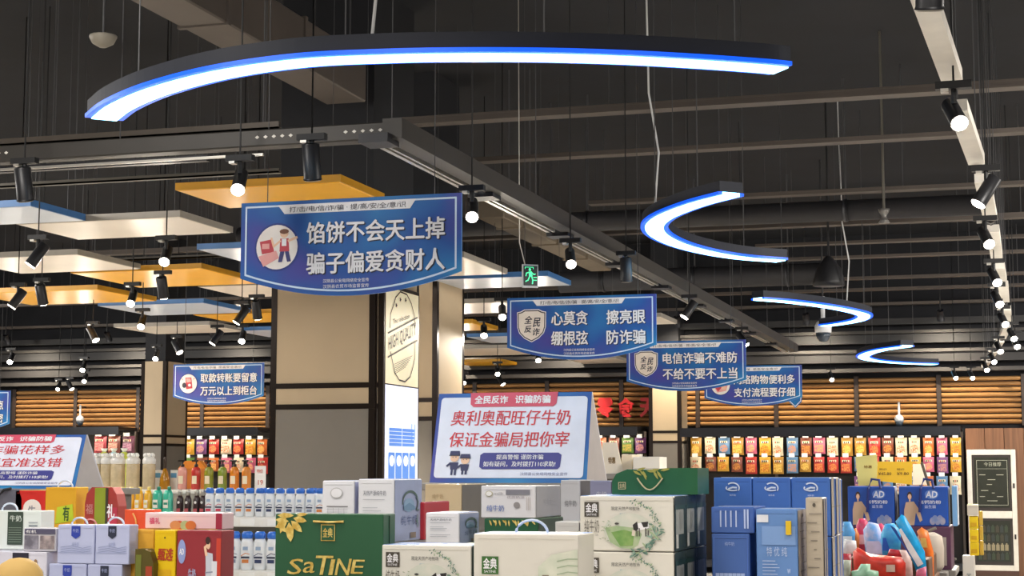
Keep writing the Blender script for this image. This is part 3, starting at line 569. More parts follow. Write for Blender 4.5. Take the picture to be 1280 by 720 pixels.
# ================================================================== BACK WALL SHELVES
PACKC = [('red', 'b8322a', 'e0904a'), ('green', '5f8436', 'c9a24a'), ('orange', 'c8682a', 'f0b860'), ('yellow', 'dba632', 'b85a1e'), ('pink', 'c8607e', 'e8a45c'), ('brown', '82402a', 'cf8a3c'), ('cream', 'ddd0b0', 'c4581e'), ('purple', '7a4a80', 'c98a70'), ('blue', '5a84ac', 'd0863c'), ('gold', 'b5842a', 'e8c060')]
def cabinet(lab, pa, pb, nm='wall_rack', base=.5):
    xa, xb = PY(pa, 560, YB).x, PY(pb, 560, YB).x; zt = PY((pa+pb)/2, 537, YB).z
    t = thing(nm, lab, 'shelf', ((xa+xb)/2, YB-.3, 0)); D_ = .55
    g = G(); g.box(xa, YB-.1, 0, xb, YB-.012, zt-.02, M('1c1512', .7)); part(g, 'back_panel', t)
    g = G(); g.box(xa, YB-.75, zt-.04, xb, YB-.1, zt+.02, M('23242a', .35, .3), .004); g.box(xa, YB-.76, zt-.12, xb, YB-.74, zt+.02, M('23242a', .35, .3)); part(g, 'canopy', t)
    g = G(); g.box(xa+.05, YB-.70, zt-.07, xb-.05, YB-.66, zt-.055, M('fff0d8', .5, emit=34.)); part(g, 'light_strip', t, 'glowing strip')
    g = G(); g.box(xa, YB-.6, .1, xb, YB-.1, .2, M('23242a', .4)); part(g, 'base', t)
    n = max(1, round((xb-xa)/1.37))
    for i in range(n+1):
        x = xa+(xb-xa)*i/n; g = G(); g.box(x-.02, YB-.16, .1, x+.02, YB-.1, zt-.05, M('5c5149', .4, .3)); part(g, 'upright', t)
    return t
def pouch(px, pyt, pyb, wpx, zoff, col, lab, group, cab, shape=0):
    Y = YB-.38; P = PY(px, pyt, Y); Q = PY(px, pyb, Y); w2 = (PY(px+wpx, pyt, Y).x-P.x)/2; H = P.z-Q.z
    t = thing('snack_pouch', lab, 'snack pouch', (P.x, Y, Q.z), group)
    nx_, nz = 4, 5; vs = []; fs = []
    for s_ in (-1, 1):
        for j in range(nz+1):
            for i in range(nx_+1):
                u, v = i/nx_, j/nz; b = .05*math.sin(math.pi*u)**.6*math.sin(math.pi*min(1, v*1.1))**.5 if 0 < u < 1 and 0 < v < .95 else .001
                vs.append((P.x+(2*u-1)*w2*(1-.05*math.sin(math.pi*v)), Y+s_*b, Q.z+v*H))
    k = (nx_+1)*(nz+1)
    for s_ in (0, 1):
        for j in range(nz):
            for i in range(nx_):
                a = s_*k+j*(nx_+1)+i; f = [a, a+1, a+nx_+2, a+nx_+1]; fs.append(f if s_ == 0 else f[::-1])
    g = G(); g.add(vs, fs, M(col[1], .3, scale=18, var=.12), True); pch = part(g, 'pouch', t)
    g = G(); g.fr((P.x, Y-.052, Q.z)); c2 = M(col[2], .4, scale=40, h2=col[1]); r_ = random.random()
    if r_ < .5: g.ell(0, H*.34, w2*.7, H*.24, c2, 0, 12)
    else: g.rect(-w2*.72, H*.1, w2*.72, H*.56, c2)
    g.rect(-w2*.6, H*.68, w2*.6, H*.8, M('f0dcb8', .5), .0)
    for q in range(3): g.rect(-w2*.45+q*w2*.33, H*.68, -w2*.25+q*w2*.33, H*.78, M(random.choice(('b3261f', '3c2a20', '2d5a3a')), .5), .002)
    part(g, 'pouch_print', pch)
    # the hook and its price tag belong to the rack
    g = G(); zt = P.z+.015; g.tube([(P.x, YB-.1, zt), (P.x, Y-.06, zt)], .005, ALU, 5); hk = part(g, 'hook', cab)
    g = G(); g.box(P.x-w2*.5, Y-.085, zt-.02, P.x+w2*.5, Y-.078, zt+.04, M('f0ede6', .5), .001); part(g, 'price_tag', hk)
    return t
def packrow(pa, pb, n, rows, cab, where, skip=(), seed=1):
    rnd = random.Random(seed); R = ['top', 'middle', 'bottom'] if len(rows) > 2 else ['top', 'lower']
    for r, (yt, yb) in enumerate(rows):
        cnt = 0
        for i in range(n):
            if (r, i) in skip: continue
            cnt += 1; px = pa+(pb-pa)*(i+.5)/n+rnd.uniform(-.8, .8); c = rnd.choice(PACKC+[PACKC[k_] for k_ in (0, 2, 3, 5, 6, 2, 5, 9, 6)]); w = (pb-pa)/n*rnd.uniform(.8, .9)
            pouch(px, yt, yb+rnd.uniform(-2, 1.5), w, 0, c, '%s snack pouch, %s from the left in the %s row %s' % (c[0], ORD[cnt], R[r], where), 'snack pouches '+where, cab)
cabR = cabinet('long dark wall rack of snack pouches right of the narrow column', 861, 1203)
packrow(862, 1203, 20, [(547, 569), (571, 591), (595, 617)], cabR, 'right of the narrow column', skip=[(2, i) for i in range(0, 12)], seed=3)
cabM = cabinet('short dark wall rack behind the table sign', 560, 809)
packrow(742, 809, 4, [(547, 568), (572, 592)], cabM, 'left of the narrow column', seed=5)
cabL = cabinet('dark wall rack right of the far left column', 229, 345)
packrow(230, 336, 7, [(549, 568), (572, 591)], cabL, 'behind the pump bottles', seed=8)
cabN = cabinet('dark wall rack behind the pale slanted table sign', -60, 174)
rnd = random.Random(4)
for i, px in enumerate((126, 143, 161)):
    c = [('red', 'a83a44', 'd98a80'), ('brown', '8a4a3c', 'd9a08a'), ('purple', '6a3a4c', 'b8889a')][i]
    pouch(px, 545, 566, 15.5, 0, c, 'large %s snack bag, %s from the left beside the far left column' % (c[0], ORD[i+1]), 'dark snack bags beside the far left column', cabN)
# red wall letters
for px0, px1, ch, lab in ((748, 766, '零', 'red cut-out character just right of the table sign'), (773, 793, '食', 'red cut-out character in the middle under the hanging wire'), (801, 820, '天', 'red cut-out character half hidden by the narrow column')):
    P, Q = PY(px0, 521, YB-.14), PY(px1, 498, YB-.14); t = thing('wall_letter', lab, 'wall letter', ((P.x+Q.x)/2, P.y, P.z)); g = G(); g.fr((0, YB-.14, 0)); [g.text3d(ch, P.x+a_, P.z+b_, Q.x+a_, Q.z+b_, .05+.001*k_, M('d8262c', .35)) for k_, (a_, b_) in enumerate(((-.012, 0), (.012, 0), (0, .01), (0, -.01)))]; part(g, 'letter', t)
    g = G(); 
    for z in (P.z+.05, Q.z-.05): g.tube([((P.x+Q.x)/2, YB-.14, z), ((P.x+Q.x)/2, YB-.06, z)], .01, DKMET, 5)
    part(g, 'spacer', t)
# right end wood wall and white-framed glass cabinet
xa, xb = PY(1204, 600, YB).x+.06, PY(1330, 600, YB).x; zt = PY(1240, 536, YB).z
g = G(); n = 5
t = thing('wood_cladding', 'brown vertical grain wood cladding around the white-framed glass cabinet', 'wall panel', ((xa+xb)/2, YB-.1, 0))
for i in range(n):
    g = G(); g.box(xa+(xb-xa)*i/n+.003, YB-.36, 0, xa+(xb-xa)*(i+1)/n-.003, YB-.012, zt, M('67442b', .55, kind='woodv', h2='7c5337', scale=4), .003); part(g, 'panel', t)
Yc = YB-.44; P, Q = PY(1208, 562, Yc), PY(1274, 714, Yc)
t = thing('glass_cabinet', 'tall white-framed glass cabinet door with two dark panes at the right edge', 'cabinet', ((P.x+Q.x)/2, Yc, 0)); W_ = Q.x-P.x; H_ = P.z-Q.z
g = G(); fm = M('d9d2c6', .4)
g.box(P.x, Yc+.0, 0, Q.x, Yc+.075, Q.z, M('4a2f22', .5)); part(g, 'plinth', t)
g = G()
for a, b, c, d in ((0, 0, .1, 1), (.9, 0, 1, 1), (.1, 0, .9, .045), (.1, .955, .9, 1), (.1, .43, .9, .49)): g.box(P.x+W_*a, Yc, Q.z+H_*b, P.x+W_*c, Yc+.06, Q.z+H_*d, fm, .004)
part(g, 'frame', t)
for k, (b, d) in enumerate(((.49, .955), (.045, .43))):
    g = G(); g.box(P.x+W_*.1, Yc+.02, Q.z+H_*b, P.x+W_*.9, Yc+.06, Q.z+H_*d, M('2e241f', .5)); part(g, 'inner_frame', t)
    g = G(); g.box(P.x+W_*.15, Yc+.012, Q.z+H_*(b+.03), P.x+W_*.85, Yc+.019, Q.z+H_*(d-.02), M('2c2e26', .2, scale=4, var=.2)); part(g, 'pane', t, 'dark reflecting pane')
g = G(); g.fr((P.x, Yc+.010, Q.z)); CH = M('a9a894', .6)
g.line([(W_*a, H_*b) for a, b in ((.2, .54), (.82, .54), (.82, .91), (.2, .91))], .006, CH, 0, True); g.line([(W_*.2, H_*.84), (W_*.82, H_*.84)], .004, CH)
g.text('今日推荐', W_*.35, H_*.86, W_*.7, H_*.895, CH, .001, 0.); 
for a, b, s_ in ((.25, .79, .12), (.6, .79, .14), (.42, .75, .15), (.4, .71, .1), (.28, .66, .14), (.5, .64, .05), (.25, .61, .1), (.6, .61, .12), (.4, .575, .2)): g.line([(W_*a, H_*b), (W_*(a+s_), H_*b)], .009, CH)
part(g, 'chalk_print', t, 'faint chalk writing')
g = G(); g.fr((P.x, Yc+.010, Q.z))
for j in range(4):
    for i in range(7):
        c = M(('2c3822', '38321f', '262e2a', '8a7f62')[3 if j == 1 else (i+j) % 3], .4); u = W_*(.19+.09*i); v = H_*(.09+.075*j)
        g.rect(u, v, u+W_*.07, v+H_*.05, c); g.rect(u+W_*.02, v+H_*.05, u+W_*.05, v+H_*.062, c)
part(g, 'bottle_picture', t, 'rows of dark bottles behind the lower pane')
for b in (.68, .26): g = G(); g.box(P.x+W_*.93, Yc-.01, Q.z+H_*b, P.x+W_*.965, Yc, Q.z+H_*(b+.04), BLACK); part(g, 'latch', t)
# ================================================================== PRODUCT HELPERS
def plinth(lab, x0, y0, x1, y1, z, m=None):
    t = thing('display_stand', lab, 'display stand', ((x0+x1)/2, (y0+y1)/2, 0)); g = G(); m = m or M('8a8580', .5)
    g.box(x0, y0, z-.03, x1, y1, z, m, .004); part(g, 'top_board', t); g = G(); g.box(x0+.03, y0+.03, .08, x1-.03, y1-.03, z-.03, M('6b6560', .6)); part(g, 'carcass', t); g = G(); g.box(x0+.06, y0+.06, 0, x1-.06, y1-.06, .08, BLACK); part(g, 'kick_board', t); return t
def jitter(col): return col
def print_frames(g, b, face):
    x0, x1, y0, y1, z0, z1 = b
    if face == 'f': g.fr((x0, y0-.0015, z0), (1, 0, 0), (0, 0, 1)); return x1-x0, z1-z0
    g.fr((x1+.0015, y0, z0), (0, 1, 0), (0, 0, 1)); return y1-y0, z1-z0
def carton(lab, pl, pr, pt, pb, zc, D_, col, art=None, sart=None, z0=None, z1=None, cat='carton', name='carton', group=None, ref=None, handle=None, rough=.4, seam=True, Y=None, sidec=None, topc=None, X=None):
    Y = YD(pl, zc) if Y is None else Y; a = PY(pl, (pt+pb)/2, Y).x; b = PY(pr, (pt+pb)/2, Y).x; a, b = X or (a, b); zt = PY(pl, pt, Y).z if z1 is None else z1; zb = PY(pl, pb, Y).z if z0 is None else z0
    t = thing(name, lab, cat, ((a+b)/2, Y+D_/2, zb), group); B = (a, b, Y, Y+D_, zb, zt)
    g = G(); g.box(a, Y, zb, b, Y+D_, zt, M(col, rough, scale=6, var=.03), .0025)
    bx_ = part(g, 'box', t)
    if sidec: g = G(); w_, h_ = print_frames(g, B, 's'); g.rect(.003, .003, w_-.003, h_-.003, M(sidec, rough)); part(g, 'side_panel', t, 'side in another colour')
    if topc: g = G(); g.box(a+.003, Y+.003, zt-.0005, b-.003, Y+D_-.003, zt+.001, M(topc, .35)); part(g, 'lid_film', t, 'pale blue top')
    if seam:
        g = G(); m = M('b9b9b4', .4); g.box(a+.002, Y+D_*.5-.0015, zt, b-.002, Y+D_*.5+.0015, zt+.0012, m); g.box(a+.01, Y-.0012, zt-.012, b-.01, Y, zt-.0105, M(col, .5)); part(g, 'flap_seam', bx_)
    for fa, face, nm in ((art, 'f', 'front_print'), (sart, 's', 'side_print')):
        if fa:
            g = G(); w_, h_ = print_frames(g, B, face); fa(g, w_, h_); 
            if face == 's':
                for i, v in enumerate(g.v): g.v[i] = v+Vector((.001, 0, 0))
            part(g, nm, t)
    if handle:
        g = G(); c = (a+b)/2; r = min(.05, (b-a)*.28) if handle is True else handle
        g.tube([(c+r*math.cos(math.pi*i/10), Y+D_*.35, zt+r*.8*math.sin(math.pi*i/10)) for i in range(11)], .004, M('c9d3e6', .4), 6); part(g, 'handle', t, 'thin plastic carry handle')
    return t, B
LN = .0008
def art_text(lines, mcol='55565c', frame=None):
    def f(g, w, h):
        for (s, u0, v0, u1, v1, *r) in lines: g.text(s, u0*w, v0*h, u1*w, v1*h, M(r[0] if r else mcol, .5), LN, r[1] if len(r) > 1 else .01)
        if frame: g.line([(u*w, v*h) for u, v in frame], .0015, M(mcol, .5), LN, True)
    return f
def badge_jd(g, u, v, s, c):
    g.rect(u, v, u+s, v+s, M(c, .5), LN); g.text('金典', u+s*.1, v+s*.3, u+s*.9, v+s*.9, PRW, LN*2, .03); g.text('SATINE', u+s*.15, v+s*.08, u+s*.85, v+s*.22, PRW, LN*2, 0.)
def art_cow(g, w, h):
    rr = random.Random(3); D = 'gr'
    badge_jd(g, w*.05, h*.62, w*.155, '4a433a')
    for i, s in enumerate('纯牛奶'): g.text(s, w*(.05+.055*i), h*.33, w*(.098+.055*i), h*.57, M('6a655c', .5), LN, .01)
    g.text('有机生活', w*.05, h*.27, w*.2, h*.31, M('9a958c', .5), LN, 0.)
    g.text('限定天然产地牧场', w*.34, h*.74, w*.64, h*.81, M('4c4a46', .5), LN, .01); g.text('甄选有机', w*.43, h*.64, w*.56, h*.69, M('9db6c0', .5), LN, 0.)
    cx, cz, R = w*.53, h*.36, w*.27
    g.poly([(cx+R*math.cos(a), cz+h*.33*math.sin(a)) for a in [math.radians(15*i) for i in range(24)]], M('d3d6c8', .5, scale=30, h2='dfdccf'), LN)
    g.poly([(cx-R*.96, cz+h*.06), (cx-R*.5, cz+h*.1), (cx+R*.3, cz+h*.06), (cx+R*.5, cz-h*.05), (cx+R*.35, cz-h*.25), (cx+R*.1, cz-h*.32), (cx-R*.35, cz-h*.3), (cx-R*.75, cz-h*.2)], M('9db588', .5, scale=30, h2='b5c49c'), LN*2)
    g.poly([(cx-R*.7, cz-h*.02), (cx-R*.2, cz+h*.03), (cx+R*.2, cz-h*.02), (cx+R*.15, cz-h*.26), (cx-R*.35, cz-h*.27)], M('6f9c50', .5, scale=40, h2='8aab62'), LN*3)
    x, z, s = w*.66, h*.45, w*.085       # cow
    g.poly([(x-s, z+s*.3), (x+s*.9, z+s*.55), (x+s, z-s*.2), (x-s*.8, z-s*.6)], PRW, LN*3); g.poly([(x-s*1.05, z+s*.2), (x-s*.5, z+s*.6), (x-s*.35, z-s*.3), (x-s*.9, z-s*.75)], M('2c2a2a', .5), LN*4); g.poly([(x, z+s*.5), (x+s*.9, z+s*.6), (x+s*.8, z), (x+s*.3, z-s*.1)], M('2c2a2a', .5), LN*4)
    g.poly([(x-s*1.1, z-s*.4), (x-s*.7, z-s*.5), (x-s*.8, z-s*1.2), (x-s*1.2, z-s*1.1)], M('d9cdbd', .5), LN*4)
    for q in (-.6, -.3, .5, .8): g.rect(x+s*q, z-s*1.2, x+s*(q+.13), z-s*.2, M('4a4542', .5), LN*3)
    g.ell(w*.4, h*.5, w*.025, h*.02, M('4a4542', .5), LN*3, 8)
    for i in range(90):                  # leafy arc on the right
        a = math.radians(-75+155*i/90); rx = w*.36*rr.uniform(.78 if i < 50 else .92, 1.06); u = w*.5+rx*math.cos(a)*.95; v = h*.42+h*.5*math.sin(a)*rr.uniform(.94, 1.03)
        g.leaf(u, v, w*rr.uniform(.025, .05)*(1.5 if i < 50 else .8), w*(.02 if i < 50 else .012), rr.uniform(0, 6.28), M(rr.choice(('6f8d7c', '8aa898', '55766a', 'a3b58e')), .5), LN*5)
    for i in range(14): g.leaf(cx-R*.95+rr.uniform(-.01, .02), cz-h*.2+h*.4*rr.random(), w*.03, w*.008, rr.uniform(0, 6.28), M('8fa07a', .5), LN*5)
def art_darkside(g, w, h):
    g.rect(0, 0, w, h, M('1f352d', .5), LN); g.rect(w*.12, h*.3, w*.8, h*.76, M('a3a6a0', .5), LN)
    g.rect(w*.1, h*.05, w*.3, h*.3, M('c9c9c2', .5), LN*2)
    for i in range(6): g.ell(w*(.1+.16*i), h*.8, w*.1, h*.05, M('24463a', .5), LN*2, 8)
    g.rect(w*.45, h*.36, w*.5, h*.72, M('8f938c', .5), LN*2); g.rect(w*.62, h*.4, w*.66, h*.7, M('8f938c', .5), LN*2)
# ================================================================== MILK ISLAND (centre)
ZL, ZH = 1.22, 1.378
Y0 = YD(725, 4.88); Yf = YD(593, 4.6)
# SATINE gift bag
Yb = YD(344, 5.1); a, b = PY(344, 680, Yb).x, PY(479, 680, Yb).x; zt = PY(344, 642, Yb).z
t = thing('gift_bag', 'large dark green paper gift bag with gold brush lettering and leaves', 'gift bag', ((a+b)/2, Yb+.05, ZL)); GR = M('26593a', .45, scale=5, var=.05)
g = G(); D_ = .1; g.box(a, Yb, ZL, b, Yb+D_, zt, GR, .002); g.box(b-.001, Yb+D_*.48, ZL+.01, b+.002, Yb+D_*.52, zt-.005, M('173c28', .5)); part(g, 'bag_body', t)
g = G(); g.fr((a, Yb-.0015, ZL)); W_, H_ = b-a, zt-ZL; GO = M('c9a448', .4, scale=60, h2='e6cf7a'); 
for (s, u0, v0, u1, v1, sh_) in (('S', .12, .26, .25, .48, .25), ('a', .27, .28, .38, .45, .2), ('T', .37, .26, .53, .52, .2), ('I', .52, .26, .555, .48, .2), ('N', .58, .26, .71, .49, .2), ('E', .73, .28, .84, .48, .2)): g.text(s, u0*W_*.97, H_*(v0+.04), u1*W_*.97, H_*(v1+.0), GO, LN, .02, sh_)
g.rect(W_*.43, H_*.69, W_*.56, H_*.88, GO, LN); g.rect(W_*.437, H_*.70, W_*.553, H_*.87, GR, LN*2); g.text('金典', W_*.45, H_*.73, W_*.54, H_*.84, GO, LN*3, .02)
rr = random.Random(2)
for u, v, L, ang, th in ((.0, .93, .1, -.1, .03), (.02, .98, .12, .0, .03), (.0, .84, .09, .35, .03), (.13, .9, .13, -1.45, .05), (.15, .92, .11, -.75, .04), (.17, .95, .1, -.2, .035), (.02, .9, .1, -.75, .03), (.1, .97, .12, -1.9, .035), (.2, .985, .08, .1, .02)): g.leaf(u*W_, v*H_, L*W_*1.3, th*W_*1.6, ang, GO, LN)
part(g, 'gold_print', t, 'gold lettering and leaves')
g = G(); g.tube([(a+W_*.36, Yb-.003, zt-.022), (a+W_*.5, Yb-.006, zt-.024), (a+W_*.64, Yb-.003, zt-.022)], .0035, GO, 6); part(g, 'rope_handle', t, 'gold rope handle lying flat')
mk = '8d8f98'
def art_end(g, w, h):
    g.text('天然产源纯牛奶', w*.14, h*.74, w*.78, h*.82, M('777884', .5), LN, .01)
    for i, (v, l) in enumerate(((.68, .6), (.55, .4), (.5, .5), (.45, .45), (.3, .6), (.24, .5))): g.line([(w*.14, h*v), (w*(.14+l), h*v)], .0015, M('b6b7bf', .5), LN)
def art_end2(g, w, h):
    g.ell(w*.45, h*.8, w*.2, h*.09, M('c4c2c4', .5), LN, 16); g.ell(w*.45, h*.8, w*.17, h*.075, M('eeedf2', .5), LN*2, 16); g.line([(w*.15, h*.58), (w*.8, h*.58)], .003, M('6d6a6d', .5), LN)
    for i in range(4): g.line([(w*(.18+.17*i), h*.55), (w*(.18+.17*i), h*.4)], .001, M('a9a8b0', .5), LN); g.line([(w*.15, h*(.53-.04*i)), (w*.8, h*(.53-.04*i))], .001, M('a9a8b0', .5), LN)
def art_arch(g, w, h):
    pts = [(w*(.55+.28*math.cos(math.radians(a))), h*(.62+.18*math.sin(math.radians(a)))) for a in range(-40, 200, 15)]
    g.line(pts, .008, M('4c6660', .5), LN); g.ell(w*.5, h*.58, w*.2, h*.11, M('8fb0cc', .5), LN, 16); g.poly([(w*.3, h*.56), (w*.5, h*.62), (w*.72, h*.55), (w*.7, h*.5), (w*.3, h*.5)], M('6f94b4', .5), LN*2)
    for i, c in enumerate('纯牛奶'): g.text(c, w*(.22+.2*i), h*.26, w*(.38+.2*i), h*.42, M('5a6a98', .5), LN*2, .01)
    g.rect(w*.55, h*.05, w*.75, h*.14, M('8a7a6a', .5), LN)
    for i in range(9): g.leaf(w*(.8+.02*math.sin(i)), h*(.2+.06*i), w*.08, w*.03, 1.2+i, M('6d8a84', .5), LN*2)
PAL = 'c3c9de'
Yk = YD(451, 5.4)
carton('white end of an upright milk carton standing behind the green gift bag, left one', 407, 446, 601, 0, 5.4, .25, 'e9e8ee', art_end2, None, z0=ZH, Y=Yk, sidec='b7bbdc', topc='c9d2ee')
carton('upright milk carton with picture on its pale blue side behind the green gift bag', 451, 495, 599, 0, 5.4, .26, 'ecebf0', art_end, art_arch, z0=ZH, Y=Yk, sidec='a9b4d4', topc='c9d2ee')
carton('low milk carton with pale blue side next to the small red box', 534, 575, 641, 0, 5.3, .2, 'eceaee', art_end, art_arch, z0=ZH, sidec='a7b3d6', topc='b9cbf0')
Yr = YD(525, 5.45)
t, B = carton('narrow red carton between two pale milk cartons', 525, 532, 628, 0, 5.6, .26, 'c0303c', None, None, z0=ZH, rough=.35, topc='a83a44')
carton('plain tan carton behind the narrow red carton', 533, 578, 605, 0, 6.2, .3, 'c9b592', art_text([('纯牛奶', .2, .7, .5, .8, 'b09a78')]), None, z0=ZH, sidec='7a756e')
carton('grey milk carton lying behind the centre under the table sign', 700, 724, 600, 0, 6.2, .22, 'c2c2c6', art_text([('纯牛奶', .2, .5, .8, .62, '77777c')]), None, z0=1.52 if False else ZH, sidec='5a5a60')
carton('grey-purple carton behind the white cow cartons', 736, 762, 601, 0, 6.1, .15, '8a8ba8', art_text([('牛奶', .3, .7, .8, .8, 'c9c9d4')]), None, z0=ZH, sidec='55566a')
Yg = YD(603, 5.3); 
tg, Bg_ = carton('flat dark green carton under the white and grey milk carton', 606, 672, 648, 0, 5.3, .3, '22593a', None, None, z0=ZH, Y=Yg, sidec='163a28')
g = G(); g.fr((Bg_[0], Yg-.002, ZH)); w_ = Bg_[1]-Bg_[0]; h_ = Bg_[5]-ZH
for i in range(14): g.leaf(w_*(.1+.06*i), h_*.95, .02, .006, -1.2+.5*math.sin(i*2), GO, LN)
part(g, 'leaf_print', tg, 'gold leaf print')
def art_milk(g, w, h):
    g.text('纯牛奶', w*.1, h*.2, w*.42, h*.4, M('7286bd', .5), LN, .02, .1); g.ell(w*.15, h*.75, w*.07, h*.09, M('b9b296', .5), LN, 14); g.ell(w*.15, h*.75, w*.055, h*.07, M('eceae8', .5), LN*2, 14); g.text('milk', w*.24, h*.72, w*.42, h*.8, M('a9a9ad', .5), LN, 0.)
    g.rect(w*.46, h*.72, w*.9, h*.88, M('7d7c86', .5), LN); g.text('优质奶源', w*.48, h*.6, w*.8, h*.68, M('9a8f98', .5), LN, .0); g.ell(w*.66, h*.4, w*.06, h*.1, M('8f8a8a', .5), LN, 14)
    for i in range(3): g.line([(w*(.84+.03*i), h*.25), (w*(.84+.03*i), h*.65)], .0015, M('b4a9a4', .5), LN)
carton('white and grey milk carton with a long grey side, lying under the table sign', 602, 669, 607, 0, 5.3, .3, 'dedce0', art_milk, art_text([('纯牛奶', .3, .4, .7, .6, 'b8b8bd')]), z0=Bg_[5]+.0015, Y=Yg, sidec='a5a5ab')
# front cartons
def art_green_hill(g, w, h):
    badge_jd(g, w*.08, h*.5, w*.16, '3a6a2c')
    for i, s in enumerate('纯牛奶'): g.text(s, w*(.08+.056*i), h*.2, w*(.128+.056*i), h*.43, M('6a655c', .5), LN, .01)
    g.poly([(w*.62, h*.2), (w*.62, h*.6), (w*.75, h*.75), (w*.99, h*.82), (w*.99, h*.05), (w*.5, h*.05)], M('c9d0bc', .5, scale=20, h2='dcdccb'), LN)
    for i in range(5): g.line([(w*.8, h*(.35+.08*i)), (w*.9, h*(.38+.08*i)), (w*.99, h*(.36+.085*i))], .003, M('a7b59a', .5), LN*2)
    g.rect(w*.66, h*.35, w*.72, h*.5, M('8d7f6a', .5), LN*2); rr = random.Random(6)
    for i in range(40): g.leaf(w*rr.uniform(.3, .9), h*rr.uniform(.03, .3), w*.05, w*.014, rr.uniform(.5, 2.6), M(rr.choice(('5f8f6a', '88a98a', '3f6f4c')), .5), LN*3)
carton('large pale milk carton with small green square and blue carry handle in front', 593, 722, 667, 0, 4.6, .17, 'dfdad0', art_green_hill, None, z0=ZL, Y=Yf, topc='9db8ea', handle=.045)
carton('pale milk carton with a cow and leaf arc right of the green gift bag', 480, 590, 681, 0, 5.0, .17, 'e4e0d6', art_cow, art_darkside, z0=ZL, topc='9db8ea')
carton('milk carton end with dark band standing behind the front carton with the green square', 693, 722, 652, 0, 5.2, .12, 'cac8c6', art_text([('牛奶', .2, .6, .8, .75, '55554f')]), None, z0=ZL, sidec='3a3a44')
HB = .155; zt1 = PY(725, 620, Y0).z
for k in range(3):
    for lv in range(2):
        z1_ = zt1-lv*(HB+.003); nm = ('front', 'middle', 'rear')[k]
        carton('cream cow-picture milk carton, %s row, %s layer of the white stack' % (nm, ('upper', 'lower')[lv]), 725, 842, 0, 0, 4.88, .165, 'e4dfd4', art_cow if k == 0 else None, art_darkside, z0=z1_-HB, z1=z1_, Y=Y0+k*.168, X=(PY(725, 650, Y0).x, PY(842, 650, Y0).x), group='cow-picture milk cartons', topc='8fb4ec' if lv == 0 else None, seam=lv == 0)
ZL2 = zt1-2*HB-.003
# make the pieces of the display meet their stand
# gift bag lying on top
Yq = Y0+.24; a, b = PY(765, 600, Yq).x, PY(872, 600, Yq).x; zb_ = zt1+.0022; zt = PY(800, 585, Yq).z
t = thing('gift_bag', 'dark green gift bag with a cord handle lying on the white cartons', 'gift bag', ((a+b)/2, Yq, zb_))
g = G(); W_ = b-a; H_ = zt-zb_; Dq = .19
prof = [(0, 0), (W_, 0), (W_, H_), (W_*.68, H_), (W_*.4, H_*.93), (W_*.18, H_*.95), (W_*.05, H_*.78), (0, H_*.5)]
g.fr((a, Yq, zb_)); g.prism(prof, -Dq, 0, M('1f5d38', .4, scale=8, var=.1)); part(g, 'bag_body', t)
g = G(); g.tube([(a+W_*(.3+.3*i/8), Yq-.004-.006*math.sin(math.pi*i/8), zb_+H_*(.62-.45*math.sin(math.pi*i/8))) for i in range(9)], .0025, M('c8b88a', .6), 6); part(g, 'cord_handle', t, 'beige cord handle')
g = G(); g.fr((a, Yq-.0015, zb_)); g.line([(W_*.08, H_*.2), (W_*.16, H_*.2), (W_*.16, H_*.45), (W_*.08, H_*.45)], .002, M('c8b88a', .6), LN, True); g.text('金典', W_*.09, H_*.24, W_*.15, H_*.41, M('c8b88a', .6), LN, .02); part(g, 'emblem', t)
g = G()
for i in range(9): g.fr((a+W_*(.25+.04*i), Yq-.002, zb_+H_*.9)); g.leaf(0, 0, .03, .008, -.5+.8*math.sin(i*1.7), M('a8a04a', .5), .001)
part(g, 'leaf_print', t)
# blue carton island
BLU = '2f62c4'
def art_swirl(g, w, h):
    c = (w*.5, h*.82); m = M('dfe8fa', .5)
    for s_ in (0, math.pi):
        g.line([(c[0]+w*.17*math.cos(s_+a), c[1]+w*.10*math.sin(s_+a)+.004*math.sin(a)) for a in [math.radians(q) for q in range(-25, 130, 14)]], .004, m, LN)
    g.line([(c[0]-w*.1, c[1]-w*.02), (c[0], c[1]+w*.015), (c[0]+w*.1, c[1]+w*.01)], .005, m, LN); g.text('纯牛奶', w*.42, h*.68, w*.58, h*.71, m, LN, 0.)
    g.line([(w*.98, 0), (w*.98, h)], .001, M('6f95dc', .5), LN)
def art_colm(g, w, h):
    m = M('bccbf0', .5)
    for i in range(4): g.line([(w*(.22+.12*i), h*.25), (w*(.22+.12*i), h*.85)], .004, m, LN)
    for i in range(2): g.line([(w*(.78+.07*i), h*.2), (w*(.78+.07*i), h*.9)], .005, m, LN)
def art_table(g, w, h):
    g.line([(w*.06, h*.1), (w*.94, h*.1), (w*.94, h*.95), (w*.06, h*.95)], .0015, M('5a82d6', .5), LN, True)
    for i in range(7): g.rect(w*(.1+.11*i), h*.28, w*(.2+.11*i), h*.42, M('a9bce8', .5), LN)
    g.text('纯牛奶', w*.35, h*.82, w*.6, h*.88, M('a9bce8', .5), LN, 0.)
def art_panel(g, w, h):
    m = M('c2d2f0', .5); g.rect(w*.02, h*.86, w*.3, h*.94, M('e4e6ee', .5), LN); g.rect(w*.14, h*.62, w*.95, h*.82, M('7fa2d8', .5), LN)
    for i in range(3): g.text('特优纯'[i], w*(.25+.18*i), h*.5, w*(.38+.18*i), h*.6, m, LN*2, .0)
    for i in range(12): g.line([(w*.15, h*(.45-.035*i)), (w*(.45+.05*(i % 3)), h*(.45-.035*i))], .002, m, LN*2)
    g.ell(w*.78, h*.24, w*.08, h*.035, M('dfe8fa', .5), LN*2, 14); g.rect(w*.64, h*.02, w*.95, h*.17, M('cfd2d4', .5), LN*2); g.text('W', w*.74, h*.32, w*.82, h*.37, m, LN*2, .02)
